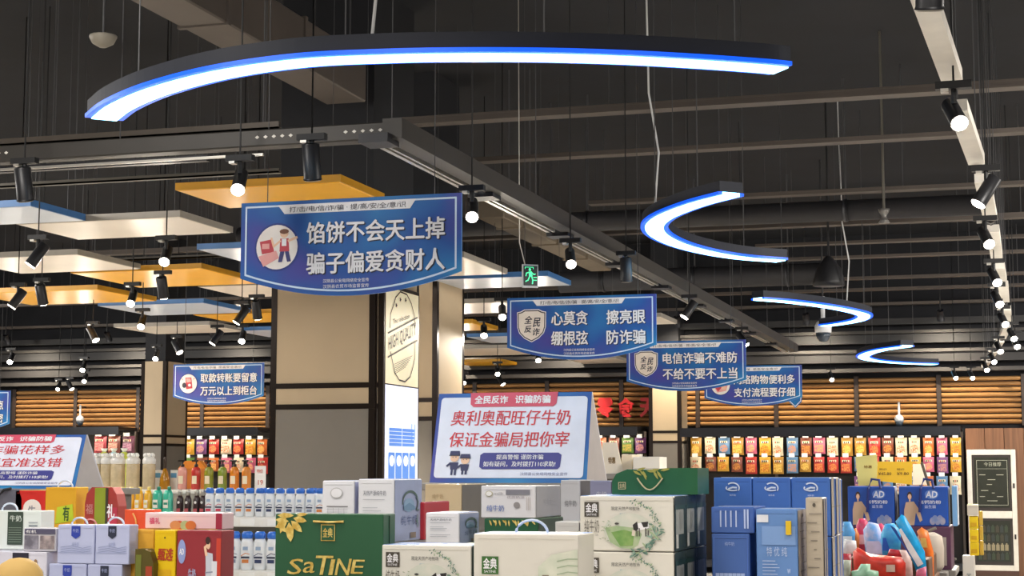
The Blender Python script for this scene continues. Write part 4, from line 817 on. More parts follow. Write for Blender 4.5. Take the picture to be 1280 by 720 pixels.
def art_beige(g, w, h):
    rr = random.Random(5)
    for i in range(10): g.line([(w*rr.uniform(.1, .5), h*(.08+.085*i)), (w*rr.uniform(.55, .95), h*(.08+.085*i))], .003, M('8d8378', .5), LN)
    g.ell(w*.5, h*.93, w*.1, h*.02, M('5a5248', .5), LN, 8)
def art_stripe(g, w, h):
    g.rect(0, 0, w*.28, h, M('b9aea2', .5), LN); g.rect(w*.55, 0, w*.8, h, M('b9aea2', .5), LN); g.line([(0, h*.5), (w, h*.5)], .002, M('8d8378', .5), LN)
Yw = YD(884, 5.3)
xs_ = [884, 931, 978, 1026]
for i in range(3):
    for lv in range(2):
        zt_ = PY(900, 597, Yw).z-lv*.18
        carton('deep blue milk carton, %s from the left in the back row%s' % (ORD[i+1], '' if lv == 0 else ', lower layer'), xs_[i]+.4, xs_[i+1]-.4, 0, 0, 5.3, .26, '4674c4', art_swirl if lv == 0 else None, art_stripe if i == 2 else None, z0=zt_-.178, z1=zt_, Y=Yw, group='blue cartons in the back row', sidec='3f6cc0' if i == 2 else None)
zlow = PY(900, 597, Yw).z-.358
carton('rear blue milk carton with striped beige side behind the back row', xs_[2]+9, xs_[3]+8, 599, 0, 5.6, .3, '5f7ab8', None, art_stripe, z0=zlow, Y=Yw+.265, sidec='3f6cc0')
Yv = YD(935, 4.95); zA = PY(935, 634, Yv).z; zB_ = PY(935, 667, Yv).z
carton('low blue carton with white columns of writing, upper one at the front', 881, 933, 0, 0, 4.95, .24, '4668b0', art_colm, None, z0=zB_+.001, z1=zA, Y=Yv)
carton('blue carton with a pale table print, lower one at the front', 881, 927, 0, 0, 4.95, .24, '4a6cb2', art_table, None, z0=zlow, z1=zB_-.001, Y=Yv)
carton('tall medium blue carton with beige side at the front of the blue stack', 935, 985, 0, 0, 4.95, .2, '6890cc', art_panel, art_beige, z0=zlow, z1=PY(935, 636, Yv).z, Y=Yv-.03, sidec='b7aca0')
carton('beige-fronted carton right of the tall blue carton', 1001, 1022, 622, 0, 5.08, .1, 'c6b9a6', art_beige, art_stripe, z0=zlow, Y=Yv+.02, sidec='4a72be')
g = G(); Pt = PY(985, 655, Yv); t = thing('price_tag_card', 'small yellow card sticking out beside the tall blue carton', 'price sign', (Pt.x, Yv+.03, zlow)); g.box(Pt.x-.002, Yv-.04, Pt.z-.03, Pt.x+.014, Yv-.034, Pt.z+.01, M('e8c020', .5), .001); g.box(Pt.x-.001, Yv-.034, Pt.z-.03, Pt.x+.001, Yv-.032, Pt.z+.01, M('e8c020', .5)); part(g, 'card', t)
#
plinth('grey stand under the front of the blue milk cartons', PY(876, 700, Yv).x, Yv-.06, PY(1052, 700, Yw).x, Yw+.6, zlow-.0005)
xL = PY(330, 700, Yb).x
x_mid = PY(840, 650, Y0).x+.03
plinth('grey stand under the front milk cartons and green gift bag', xL-.02, Yf-.05, PY(596, 700, Yf).x+.145, YD(600, 5.3)-.02-.0, ZL)
plinth('stepped grey stand under the rear milk cartons', xL-.1, Yg-.015 if Yg-.015 > 0 else 5, PY(735, 650, Y0).x-.04, Yg+1.3, ZH)
plinth('grey stand under the cream cow-picture cartons', PY(725, 650, Y0).x-.01, Y0-.02, PY(876, 700, Yv).x-.02, Y0+.62, ZL2)
# ------------------------------------------------------------------ standing table signs
def tent(lab, tl, tr, br, bl, zc, title, l1, l2, l3, l4, people=True, bd=.27):
    Y = YD(tl[0], zc); lean = .12
    A_, B_ = PY(*tl, Y+lean), PY(*tr, Y+lean); C_, D_ = PY(*br, Y), PY(*bl, Y)
    xc0, xc1 = (A_.x+D_.x)/2, (B_.x+C_.x)/2; zt = (A_.z+B_.z)/2; zb = (C_.z+D_.z)/2
    t = thing('table_sign', lab, 'sign', ((xc0+xc1)/2, Y+.1, zb)); W_ = C_.x-D_.x; 
    O = Vector((D_.x, Y, zb)); Wv = Vector((0, lean, zt-zb)); H_ = Wv.length; Wn = Wv.normalized(); tw = (B_.x-A_.x)
    sk = (A_.x-D_.x)
    def fr(g): g.fr(O, (1, 0, 0), tuple(Wn)); return g
    q = lambda u, v: (sk*v+u*(W_+(tw-W_)*v), v*H_)
    g = fr(G()); g.prism([q(0, 0), q(1, 0), q(1, 1), q(0, 1)], -.008, 0, signmat()); part(g, 'front_board', t)
    # back leg board, seen from the side
    g = G(); yb_ = Y+bd; 
    A2, B2 = O+Vector((sk, 0, 0))+Wn*0, 0
    vs = [Vector((A_.x, Y+lean, zt)), Vector((B_.x+.0, Y+lean, zt)), Vector((C_.x+.02, yb_, zb)), Vector((D_.x, yb_, zb))]
    g.add(vs+[v+Vector((0, .012, 0)) for v in vs], [(0, 1, 2, 3), (7, 6, 5, 4), (0, 4, 5, 1), (1, 5, 6, 2), (2, 6, 7, 3), (3, 7, 4, 0)], M('c9c6cc', .5)); part(g, 'back_board', t, 'plain grey back board')
    g = G(); g.add([Vector((B_.x, Y+lean, zt)), Vector((C_.x, Y+.005, zb)), Vector((C_.x+.02, yb_, zb)), Vector((B_.x-.004, Y+lean, zt)), Vector((C_.x-.004, Y+.005, zb)), Vector((C_.x+.016, yb_, zb))], [(0, 1, 2), (5, 4, 3), (0, 3, 4, 1), (1, 4, 5, 2), (2, 5, 3, 0)], M('b5adaa', .5)); part(g, 'side_board', t, 'grey triangular side')
    g = fr(G()); rc = .03; P2 = lambda u, v: q(u, v)
    cs = []
    for cu, cv, a0 in ((.955, .09, -90), (.955, .91, 0), (.045, .91, 90), (.045, .09, 180)):
        for k in range(5): a = math.radians(a0+22.5*k); cs.append(P2(cu+.022*math.cos(a), cv+.04*math.sin(a)))
    g.poly(cs, M('e6e9f8', .5), .003); part(g, 'white_field', t, 'pale inner field')
    g = fr(G()); g.poly([P2(.22, .87), P2(.24, .84), P2(.76, .84), P2(.78, .87), P2(.785, 1.0), P2(.215, 1.0)], M('d8506a', .5), .005)
    x0_, y0_ = P2(.235, .885); a_, b_ = title.split(' ')
    g.text(a_, P2(.245, 0)[0]+sk*.88, H_*.875, P2(.46, 0)[0]+sk*.88, H_*.965, PRW, .006, .05); g.text(b_, P2(.51, 0)[0]+sk*.88, H_*.875, P2(.735, 0)[0]+sk*.88, H_*.965, PRW, .006, .05); part(g, 'title_strip', t, 'red title strip with white writing')
    g = fr(G()); RD = M('d0303e', .5)
    for s_, v0, v1 in ((l1, .63, .80), (l2, .39, .56)): g.text(s_, P2(.1, v0)[0], H_*v0, P2(.87, v0)[0], H_*v1, RD, .005, .015, .08)
    part(g, 'slogan', t, 'red slogan in two lines')
    g = fr(G()); g.poly([P2(.315, .17), P2(.335, .145), P2(.815, .145), P2(.83, .17), P2(.835, .30), P2(.815, .325), P2(.335, .325), P2(.315, .30)], M('3a3a8c', .5), .005)
    g.text(l3, P2(.42, .25)[0], H_*.25, P2(.72, .25)[0], H_*.305, PRW, .006, .02); g.text(l4, P2(.34, .17)[0], H_*.17, P2(.80, .17)[0], H_*.23, PRW, .006, .02); g.text('汉阴县公安局网络安全宣传', P2(.58, .08)[0], H_*.075, P2(.88, .08)[0], H_*.11, M('77779a', .5), .005, 0.); part(g, 'notice_strip', t, 'dark blue strip with white writing')
    if people:
        g = fr(G()); NV = M('2a2f5c', .5)
        for u, s_ in ((.15, 1), (.22, .9)):
            h0 = .08 if s_ == 1 else .085; cx, _ = P2(u, .2); e = H_*.01
            g.ell(cx, H_*.27*s_, W_*.028, H_*.045, PSKIN, .006, 14); g.poly([(cx-W_*.034, H_*.3*s_), (cx+W_*.034, H_*.3*s_), (cx+W_*.03, H_*.345*s_), (cx-W_*.03, H_*.345*s_)], NV, .007); g.rect(cx-W_*.036, H_*.29*s_, cx+W_*.036, H_*.3*s_, M('15183a', .5), .008)
            g.poly([(cx-W_*.028, H_*.22*s_), (cx+W_*.028, H_*.22*s_), (cx+W_*.022, H_*.14*s_), (cx-W_*.022, H_*.14*s_)], NV, .005); g.rect(cx-W_*.018, H_*h0, cx-W_*.004, H_*.145*s_, NV, .005); g.rect(cx+W_*.004, H_*h0, cx+W_*.018, H_*.145*s_, NV, .005)
            g.line([(cx-W_*.026, H_*.21*s_), (cx-W_*.045, H_*.18*s_), (cx-W_*.02, H_*.2*s_+e)], .008, NV, .006)
            for q_ in (-.01, .01): g.ell(cx+W_*q_, H_*.275*s_, W_*.003, H_*.006, NV, .009, 8)
        part(g, 'officer_picture', t, 'two small cartoon officers')
    return t, zb, Y, D_.x, C_.x
tA = tent('slanted table sign with red slogan lines and a blue border', (549, 493), (740, 489), (733, 604), (537, 603), 7.0, '全民反诈 识骗防骗', '奥利奥配旺仔牛奶', '保证金骗局把你宰', '提高警惕 谨防诈骗', '如有疑问，及时拨打110求助!')
_, zb, Yt, xa, xb = tA; plinth('stand hidden under the slanted table sign with the officers', xa-.03, Yt-.04, xb+.06, Yt+.5, zb-.0005)
tB = tent('washed-out slanted table sign at the left edge', (-60, 545), (108, 543), (93, 610), (-84, 611), 7.9, '全民反诈 识骗防骗', '电信诈骗花样多', '不贪便宜准没错', '提高警惕 谨防诈骗', '如有疑问，及时拨打110求助!', bd=.22)
_, zb, Yt, xa, xb = tB; plinth('stand hidden under the left table sign', xa-.03, Yt-.04, xb+.06, Yt+.5, zb-.0005)
# ================================================================== GONDOLA with toiletries
YG = YD(256, 9.9); zU = 1.343; zD = 1.062; zTop = 1.492
gx0, gx1 = PY(120, 650, YG).x, PY(409, 650, YG).x
t = thing('shelf_unit', 'white shop shelf unit carrying shampoo bottles in front of the large column', 'shelf', ((gx0+gx1)/2, YG+.3, 0)); SH = M('e4e2dd', .4)
for nm, y0, y1, z in (('shelf_board', YG-.06, YG+.44, zU), ('shelf_board', YG-.42, YG+.44, zD), ('shelf_board', YG+.45, YG+1.1, zTop)):
    g = G(); g.box(gx0, y0, z-.025, gx1, y1, z, SH, .003); part(g, nm, t)
g = G(); g.box(gx0, YG+.44, .05, gx1, YG+.455, zTop-.026, M('8a8780', .5)); part(g, 'back_panel', t)
g = G(); g.box(gx0, YG+.46, .0, gx0+.03, YG+1.1, zTop-.026, SH); g.box(gx1-.03, YG+.46, 0, gx1, YG+1.1, zTop-.026, SH); g.box(gx0, YG-.42, 0, gx0+.02, YG+.44, zD-.026, SH); g.box(gx1-.02, YG-.42, 0, gx1, YG+.44, zD-.026, SH); g.box(gx0, YG-.06, zD, gx0+.02, YG+.43, zU-.026, SH); g.box(gx1-.02, YG-.06, zD, gx1, YG+.43, zU-.026, SH); part(g, 'side_panel', t)
for y, z in ((YG-.07, zU), (YG-.43, zD)):
    g = G(); g.box(gx0, y-.01, z-.055, gx1, y, z-.004, M('f2f0ea', .35), .002); prl = part(g, 'price_rail', t, 'white price rail')
    for i in range(9):
        x = gx0+.3+i*.17; g = G(); g.box(x, y-.014, z-.05, x+.09, y-.010, z-.012, M('fbfaf6', .4)); part(g, 'price_card', prl)
# white shampoo bottles with blue caps
def shampoo(h):
    t = thing('shampoo_bottle', 'x', 'bottle', (0, 0, 0)); s = h/.165
    g = G(); g.lathe([(.024*s, 0), (.029*s, .004*s), (.0315*s, .03*s), (.0315*s, .09*s), (.029*s, .12*s), (.02*s, .138*s)], M('eceff2', .3), n=16, sy=.62); part(g, 'bottle_body', t)
    g = G(); g.lathe([(.021*s, .134*s), (.027*s, .139*s), (.026*s, .156*s), (.018*s, .165*s)], M('2f6fd0', .3), n=14, sy=.7); part(g, 'cap', t, 'blue cap')
    return t
def shampoo_print(t, col, s):
    g = G(); 
    for (u0, v0, u1, v1, m) in ((-.012, .085, .012, .1, M('9fb4d0', .5)), (-.02, .05, .02, .058, M('2d3550', .5)), (-.016, .03, .016, .045, M(col, .5))): g.fr((0, -.0202*s, 0)); g.rect(u0*s, v0*s, u1*s, v1*s, m)
    g.fr((0, -.0204*s, 0)); g.line([(-.02*s, .06*s), (0, .072*s), (.02*s, .068*s)], .003*s, M(col, .5)); return part(g, 'front_label', t)
cols = [('red', 'd6455c'), ('red', 'd6455c'), ('grey', '8a93a8'), ('orange', 'e08a4c'), ('orange', 'e08a4c'), ('navy', '39446a'), ('navy', '39446a'), ('navy', '39446a'), ('navy', '39446a'), ('grey', '8a93a8'), ('grey', '8a93a8'), ('orange', 'e08a4c')]
pr_ = {}
def place_bottle(cn, cc, h, loc, lab, grp):
    k = (cn, h)
    if k not in pr_: b_ = shampoo(h); shampoo_print(b_, cc, h/.165); b_['label'] = lab; b_['group'] = grp; b_.location = loc; pr_[k] = b_; return b_
    return dup(pr_[k], loc, lab, grp)
for i, (cn, cc) in enumerate(cols):
    px = 262+12.6*i; P = PY(px, 640, YG); place_bottle(cn, cc, .165, (P.x, YG, zU), 'white shampoo bottle with %s print, %s from the left on the upper shelf' % (cn, ORD[i+1]), 'shampoo bottles on the upper shelf')
    if i in (4, 9): place_bottle(cn, cc, .165, (P.x+.03, YG+.12, zU), 'white shampoo bottle with %s print standing one row back behind the %s bottle' % (cn, ORD[i+1]), 'shampoo bottles behind the front row')
for i, (px, cn, cc) in enumerate(((293, 'grey', '8a93a8'), (309, 'orange', 'e08a4c'), (325, 'navy', '39446a'), (341, 'navy', '39446a'), (357, 'grey', '8a93a8'))):
    P = PY(px, 690, YG-.36); place_bottle(cn, cc, .21, (P.x, YG-.36, zD), 'larger white shampoo bottle with %s print, %s from the left on the lower shelf' % (cn, ORD[i+1]), 'shampoo bottles on the lower shelf')
# yellow and teal pouches, dark bottles
def refill(px, w_, h_, col, cap, lab, Y, z, cat='pouch'):
    P = PY(px, 630, Y); t = thing('refill_pouch', lab, cat, (P.x, Y, z)); g = G(); 
    prof = [(.54, 0), (.56, .15), (.54, .5), (.52, .8), (.34, .95)]; n = 4; vs = []; fs = []
    for a, b in prof:
        d = .03*(1-b)+.004
        vs += [(P.x-a*w_, Y, z+b*h_), (P.x-a*w_*.6, Y-d, z+b*h_), (P.x+a*w_*.6, Y-d, z+b*h_), (P.x+a*w_, Y, z+b*h_), (P.x+a*w_*.6, Y+d, z+b*h_), (P.x-a*w_*.6, Y+d, z+b*h_)]
    for i in range(len(prof)-1):
        for j in range(6): fs.append([i*6+j, i*6+(j+1) % 6, i*6+6+(j+1) % 6, i*6+6+j])
    fs += [[5, 4, 3, 2, 1, 0], [24+j for j in range(6)]]
    g.add(vs, fs, M(col, .3, scale=12, var=.08), True); part(g, 'pouch', t)
    g = G(); g.lathe([(.010, 0), (.011, .018), (.008, .022)], M(cap, .4), (P.x+w_*.1, Y, z+h_*.95), 10); part(g, 'cap', t)
    g = G(); g.fr((P.x, Y-.031, z)); g.rect(-w_*.25, h_*.3, w_*.25, h_*.6, M('f4efe0', .5)); g.rect(-w_*.2, h_*.42, w_*.2, h_*.5, M(cap, .5), .001); part(g, 'label', t)
for i, px in enumerate((152, 163, 174, 185)): refill(px, .05, .155, 'efb52a', 'f3d878', 'yellow refill pouch, %s from the left above the orange bag' % ORD[i+1], YG, zU)
for i, px in enumerate((197, 210)): refill(px, .062, .158, '3fb89a', '2b8f78', 'teal refill pouch, %s one beside the yellow pouches' % ('left', 'right')[i], YG, zU)
for i, px in enumerate((225, 235, 246, 254)):
    P = PY(px, 630, YG); t = thing('dark_bottle', 'dark brown bottle with silver top, %s from the left beside the teal pouches' % ORD[i+1], 'bottle', (P.x, YG, zU), 'dark bottles beside the teal pouches')
    g = G(); g.lathe([(.018, 0), (.021, .005), (.021, .1), (.012, .12)], M('3a2a2c', .3), (P.x, YG, zU), 12); part(g, 'bottle_body', t); g = G(); g.lathe([(.013, .12), (.014, .145), (.008, .155)], ALU, (P.x, YG, zU), 12); part(g, 'cap', t, 'silver cap'); g = G(); g.fr((P.x, YG-.0215, zU)); g.rect(-.012, .02, .012, .045, M('b5545a', .5)); g.ell(0, .08, .008, .008, M('e0dcd8', .5), 0, 10); part(g, 'label', t)
# upper deck: jars and pump bottles
YJ = YD(150, 10.5)
YJ = YG+.55
for i, (px, wj) in enumerate(((120, .075), (133, .075), (147, .09), (166, .085), (186, .08))):
    P = PY(px, 600, YJ); t = thing('storage_jar', 'clear jar with silver lid, %s from the left beside the pale table sign' % ORD[i+1], 'jar', (P.x, YJ, zTop), 'silver-lidded jars'); r = wj*.5; c = (P.x, YJ, zTop)
    g = G(); g.lathe([(r*.9, 0), (r, .006), (r, .15), (r*.93, .158)], M('c9b795', .25, scale=20, var=.15), c, 16); part(g, 'jar_body', t)
    g = G(); g.lathe([(r*.98, .158), (r*1.04, .162), (r*1.04, .185), (r*.8, .2), (r*.2, .205)], M('eceae6', .3, .1), c, 16); part(g, 'lid', t, 'bright silver lid')
    g = G()
    for q in range(5): g.lathe([(.001, 0), (.014, .006), (.016, .014), (.012, .024), (.001, .03)], M('f2f0ec', .2, .2), (P.x+r*.6*math.cos(q*1.3), YJ+r*.6*math.sin(q*1.3), zTop+.198), 8)
    part(g, 'foil_ornament', t, 'crumpled bright foil tops')
P = PY(206, 600, YJ); t = thing('amber_bottle', 'amber bottle with a dark neck beside the silver-lidded jars', 'bottle', (P.x, YJ, zTop)); c = (P.x, YJ, zTop)
g = G(); g.lathe([(.03, 0), (.034, .01), (.030, .07), (.018, .11), (.010, .13)], M('a8741c', .15), c, 14); part(g, 'bottle_body', t); g = G(); g.lathe([(.010, .13), (.011, .19), (.008, .2)], M('3a2a20', .4), c, 10); part(g, 'neck', t, 'dark neck')
for px, col, lab, wj, hj in ((199, 'e9edf0', 'white and blue box behind the amber bottle', .05, .12), (219, 'ecebe4', 'white box right of the amber bottle', .05, .12)):
    P = PY(px, 600, YJ+.12); t = thing('small_box', lab, 'box', (P.x, YJ+.12, zTop)); g = G(); g.box(P.x-wj/2, YJ+.1, zTop, P.x+wj/2, YJ+.15, zTop+hj, M(col, .4), .002); part(g, 'box', t); g = G(); g.fr((P.x, YJ+.098, zTop)); g.rect(-.02, hj*.6, .02, hj*.85, M('5fa0cc', .5)); part(g, 'front_print', t)
def pump(px, col, lab, h=.14, capc='2a2420', Y=None):
    Y = Y or YJ; P = PY(px, 600, Y); c = (P.x, Y, zTop); t = thing('pump_bottle', lab, 'bottle', c)
    g = G(); g.lathe([(.026, 0), (.030, .005), (.030, h*.8), (.024, h*.93), (.012, h)], M(col, .2), c, 14, 1, .8); part(g, 'bottle_body', t)
    g = G(); g.lathe([(.012, h), (.012, h+.015), (.005, h+.017), (.005, h+.035)], M(capc, .3), c, 10); g.box(P.x-.03, Y-.006, zTop+h+.032, P.x+.012, Y+.006, zTop+h+.043, M(capc, .3), .002); part(g, 'pump_head', t, 'dark pump head')
    g = G(); g.fr((P.x, Y-.0245, zTop)); g.rect(-.016, h*.25, .016, h*.6, M('f0e0c0', .5)); part(g, 'label', t)
for px, c, l in ((228, 'd79a8e', 'pale pink pump bottle, leftmost of the pump bottles'), (245, 'c03a34', 'red pump bottle among the toiletries'), (261, '8a8a2e', 'left olive green pump bottle'), (278, '7f8f36', 'right olive green pump bottle'), (293, 'd9822c', 'left orange pump bottle'), (308, 'dc8a3c', 'right orange pump bottle')): pump(px, c, l)
P = PY(325, 598, YJ); t = thing('price_stand', 'white card stand right of the orange pump bottles', 'card', (P.x, YJ, zTop)); g = G(); g.box(P.x-.036, YJ, zTop, P.x+.036, YJ+.008, zTop+.145, M('f5f1ec', .5), .001); g.box(P.x-.036, YJ, zTop, P.x+.036, YJ+.06, zTop+.004, WHITE); part(g, 'card', t); g = G(); g.fr((P.x, YJ-.001, zTop)); g.text('特价', -.02, .1, .02, .125, M('d05a4a', .5), 0, .02); g.text('19', -.012, .03, .02, .06, M('d05a4a', .5), 0, .02); part(g, 'card_print', t)
P = PY(236, 577, YJ+.35); t = thing('orange_tray', 'orange folded display tray behind the pump bottles', 'tray', (P.x, YJ+.35, zTop)); g = G(); g.box(P.x-.05, YJ+.3, zTop, P.x+.15, YJ+.4, zTop+.13, M('c9762a', .4), .002); part(g, 'tray_body', t); g = G(); g.fr((P.x, YJ+.3, zTop+.13)); g.prism([(-.05, 0), (.15, 0), (.1, .05), (0, .05)], -.05, 0, M('e88a2c', .4)); part(g, 'tray_top', t)
# green melons in foil behind the jars
for i, px in enumerate((130, 142, 155)):
    P = PY(px, 576, YJ+.4); c = (P.x, YJ+.4, zTop+.0); col = ('c3cf4a', 'b8d8e0', 'c9d65a')[i]; t = thing('wrapped_ball', '%s wrapped round pack behind the jars' % ('left yellow-green', 'middle pale blue', 'right yellow-green')[i], 'package', c)
    g = G(); g.lathe([(.015, 0), (.035, .02), (.040, .12), (.035, .2), (.02, .235), (.005, .24)], M(col, .25, scale=25, var=.15), c, 14); part(g, 'wrap', t); g = G(); g.lathe([(.01, .238), (.025, .262)], M('f2f4e8', .3), c, 8); part(g, 'knot', t)
# ================================================================== LEFT FRONT ISLAND
zP = 1.097; YP = YD(128, 6.5)
def art_ribbon(bc):
    def f(g, w, h):
        g.rect(w*.38, h*.72, w*.62, h*.97, M(bc, .5), LN); g.poly([(w*.38, h*.72), (w*.5, h*.64), (w*.62, h*.72)], M(bc, .5), LN); g.text('牛奶', w*.42, h*.8, w*.58, h*.9, M('aab4e0', .5), LN*2, .01)
        for i in range(3): g.line([(w*.1, h*(.3+.06*i)), (w*.4, h*(.34+.06*i)), (w*.7, h*(.3+.05*i)), (w*.92, h*(.33+.06*i))], .002, M('8d98be', .5), LN)
        g.line([(w*.05, h*.28), (w*.95, h*.28)], .002, M('9aa4c8', .5), LN); g.text('纯牛奶', w*.4, h*.45, w*.6, h*.55, M('8d98be', .5), LN, .0)
    return f
zq = PY(128, 705, YP).z
for pl, pr, pos, bc in ((82, 127, 'left', '2f43a8'), (128.5, 170, 'right', '2c3146')):
    carton('pale blue milk carton with ribbon and white handle, upper %s one' % pos, pl, pr, 656, 0, 6.5, .07, 'b9bfe0', art_ribbon(bc), None, z0=zq, Y=YP, handle=.034, topc='e6e8f2')
    carton('pale blue milk carton with ribbon, lower %s one' % pos, pl, pr, 0, 0, 6.5, .07, 'b4badb', art_ribbon(bc), None, z0=zP, z1=zq-.002, Y=YP)
def art_greenlab(g, w, h):
    g.rect(0, 0, w*.22, h, M('2f6b45', .5), LN); g.rect(w*.55, h*.12, w*.76, h*.97, M('3c4a40', .5), LN); g.text('牛奶', w*.58, h*.72, w*.74, h*.88, M('cfd8d0', .5), LN*2, .02)
    for i in range(7): g.line([(w*.57, h*(.2+.06*i)), (w*.74, h*(.2+.06*i))], .002, M('8a9a8c', .5), LN*2)
    g.rect(w*.84, h*.6, w*.96, h*.63, M('77808c', .5), LN); g.line([(w*.84, h*.7), (w*.96, h*.7)], .003, M('9aa0a8', .5), LN)
def art_band(g, w, h):
    g.rect(w*.62, h*.55, w*.8, h*.98, M('2c2a3a', .5), LN); g.text('牛奶', w*.64, h*.78, w*.78, h*.88, M('8f8ba8', .5), LN*2, .02); g.ell(w*.88, h*.8, w*.02, h*.06, M('9a7a5a', .5), LN, 10); g.rect(w*.84, h*.5, w*.97, h*.62, M('7fa0a8', .5), LN); g.rect(w*.33, h*.8, w*.37, h*.95, M('4a4652', .5), LN)
YQ = YD(40, 6.5)
zl = PY(30, 690, YP-.02).z
carton('white milk carton with green and dark label at the left edge', -28, 61, 638, 0, 6.7, .1, 'dfe6e2', art_greenlab, None, z0=zl+.002, Y=YP+.12, handle=.035)
carton('small carton with grey photo pictures on the lower left cartons', 40, 80, 660, 0, 6.4, .1, 'cfccd4', lambda g, w, h: (g.rect(w*.04, h*.74, w*.98, h*.97, M('55526a', .5), LN), g.text('有机', w*.08, h*.78, w*.4, h*.92, PRW, LN*2, .02), g.rect(w*.04, h*.1, w*.47, h*.68, M('9a97a4', .5, scale=30, h2='6a6774'), LN), g.rect(w*.52, h*.1, w*.96, h*.68, M('b8a9a8', .5, scale=30, h2='7a6f74'), LN)), None, z0=zl+.002, Y=YP+.01)
carton('white milk carton with dark band at the bottom left corner', -28, 79, 0, 0, 6.5, .36, 'd6d4e2', art_band, None, z0=zP, z1=zl, Y=YP-.005)
# tan dome, a rounded shape of unknown kind
P = PD(24, 697, 4.4); c = (P.x, P.y, P.z-.16); t = thing('tan_dome', 'blurred tan rounded dome at the bottom left corner in front of the cartons', 'container', c)
g = G(); g.lathe([(.05, 0), (.064, .01), (.066, .09), (.060, .125), (.045, .145), (.024, .157), (.004, .16)], M('c9a45e', .7), c, 20); part(g, 'dome_body', t)
g = G(); g.lathe([(.067, .085), (.068, .092), (.067, .099)], M('b8904c', .6), c, 20, cap=False); part(g, 'rim_band', t)
plinth('small stand under the tan rounded dome', P.x-.12, P.y-.1, P.x+.12, P.y+.12, P.z-.1605)
# row behind: bag, red box, yellow box, striped box
zR = 1.25; YR = YD(65, 7.3)
YR = max(YR, YP+.42)
t, B = carton('red carton with white oval emblem behind the left milk cartons', 29, 66, 613, 0, 7.2, .2, 'cc2f2a', lambda g, w, h: (g.ell(w*.58, h*.72, w*.3, h*.14, M('e9dfd8', .5), LN, 18), g.rect(w*.25, h*.5, w*.9, h*.7, M('e9dfd8', .5), LN), g.text('牛', w*.45, h*.6, w*.7, h*.76, M('8a8a92', .5), LN*2, .03)), None, z0=zR, Y=YR, topc='d7d05a')
carton('yellow gift carton with green emblem and round handle', 66, 104, 609, 0, 7.2, .1, 'dba52c', lambda g, w, h: (g.poly([(w*.35, h*.45), (w*.95, h*.5), (w*.9, h*.75), (w*.4, h*.7)], M('b8c830', .5), LN), g.text('有', w*.6, h*.5, w*.8, h*.72, M('3a5a2a', .5), LN*2, .03), g.line([(w*.1+w*.15*math.cos(a/6), h*.35+h*.1*math.sin(a/6)) for a in range(0, 20)], .004, M('f0cc7a', .5), LN*2)), None, z0=zR, Y=YR, handle=.035)
# striped rounded gift box
a, b = PY(106, 630, YR).x, PY(148, 630, YR).x; zt = PY(120, 609, YR).z; W_ = b-a; H_ = zt-zR
t = thing('gift_box', 'striped red and green gift box with rounded top and pink handle', 'gift box', ((a+b)/2, YR+.1, zR))
prof = [(0, 0), (W_, 0), (W_, H_*.72), (W_*.93, H_*.9), (W_*.8, H_), (W_*.2, H_), (W_*.05, H_*.9), (0, H_*.75)]
g = G(); g.fr((a, YR, zR)); g.prism(prof, -.07, 0, M('a03a34', .4)); part(g, 'box', t)
g = G(); g.fr((a, YR-.001, zR)); g.rect(W_*.3, .002, W_*.62, H_*.99, M('8a9a2c', .4), LN); g.rect(W_*.62, .002, W_*.7, H_*.99, M('3f3a2c', .4), LN*2); g.rect(W_*.7, .002, W_*.97, H_*.7, M('b8354e', .4), LN); g.text('礼', W_*.68, H_*.55, W_*.9, H_*.75, PRW, LN*3, .03); g.text('福', W_*.05, H_*.6, W_*.25, H_*.75, M('c88a84', .5), LN*3, .02); part(g, 'stripe_print', t, 'green, dark and pink stripes')
g = G(); cx = a+W_*.2; g.tube([(cx+.03*math.cos(math.pi*i/10), YR-.004, zR+H_*.42+.03*math.sin(math.pi*i/10)) for i in range(11)], .004, M('d98a8c', .4), 6); part(g, 'handle', t, 'pink handle')
# dark grey rucksack-like bag
a, b = PY(-25, 630, YR).x, PY(27, 630, YR).x; zt = PY(0, 612, YR).z
t = thing('fabric_bag', 'dark grey soft bag with black strap at the left edge behind the cartons', 'bag', ((a+b)/2, YR+.1, zR)); W_ = b-a; H_ = zt-zR
g = G(); g.fr((a, YR, zR)); g.prism([(0, 0), (W_, 0), (W_*1.0, H_*.85), (W_*.93, H_), (W_*.1, H_), (0, H_*.85)], -.16, 0, M('5c5c68', .8, scale=15, var=.15)); part(g, 'bag_body', t)
g = G(); g.tube([(a+W_*.1, YR-.005, zR+H_*.2), (a+W_*.35, YR-.012, zR+H_*.8), (a+W_*.6, YR-.01, zR+H_*1.0), (a+W_*.75, YR-.002, zR+H_*1.02)], .006, BLACK, 6); part(g, 'strap', t, 'black strap')
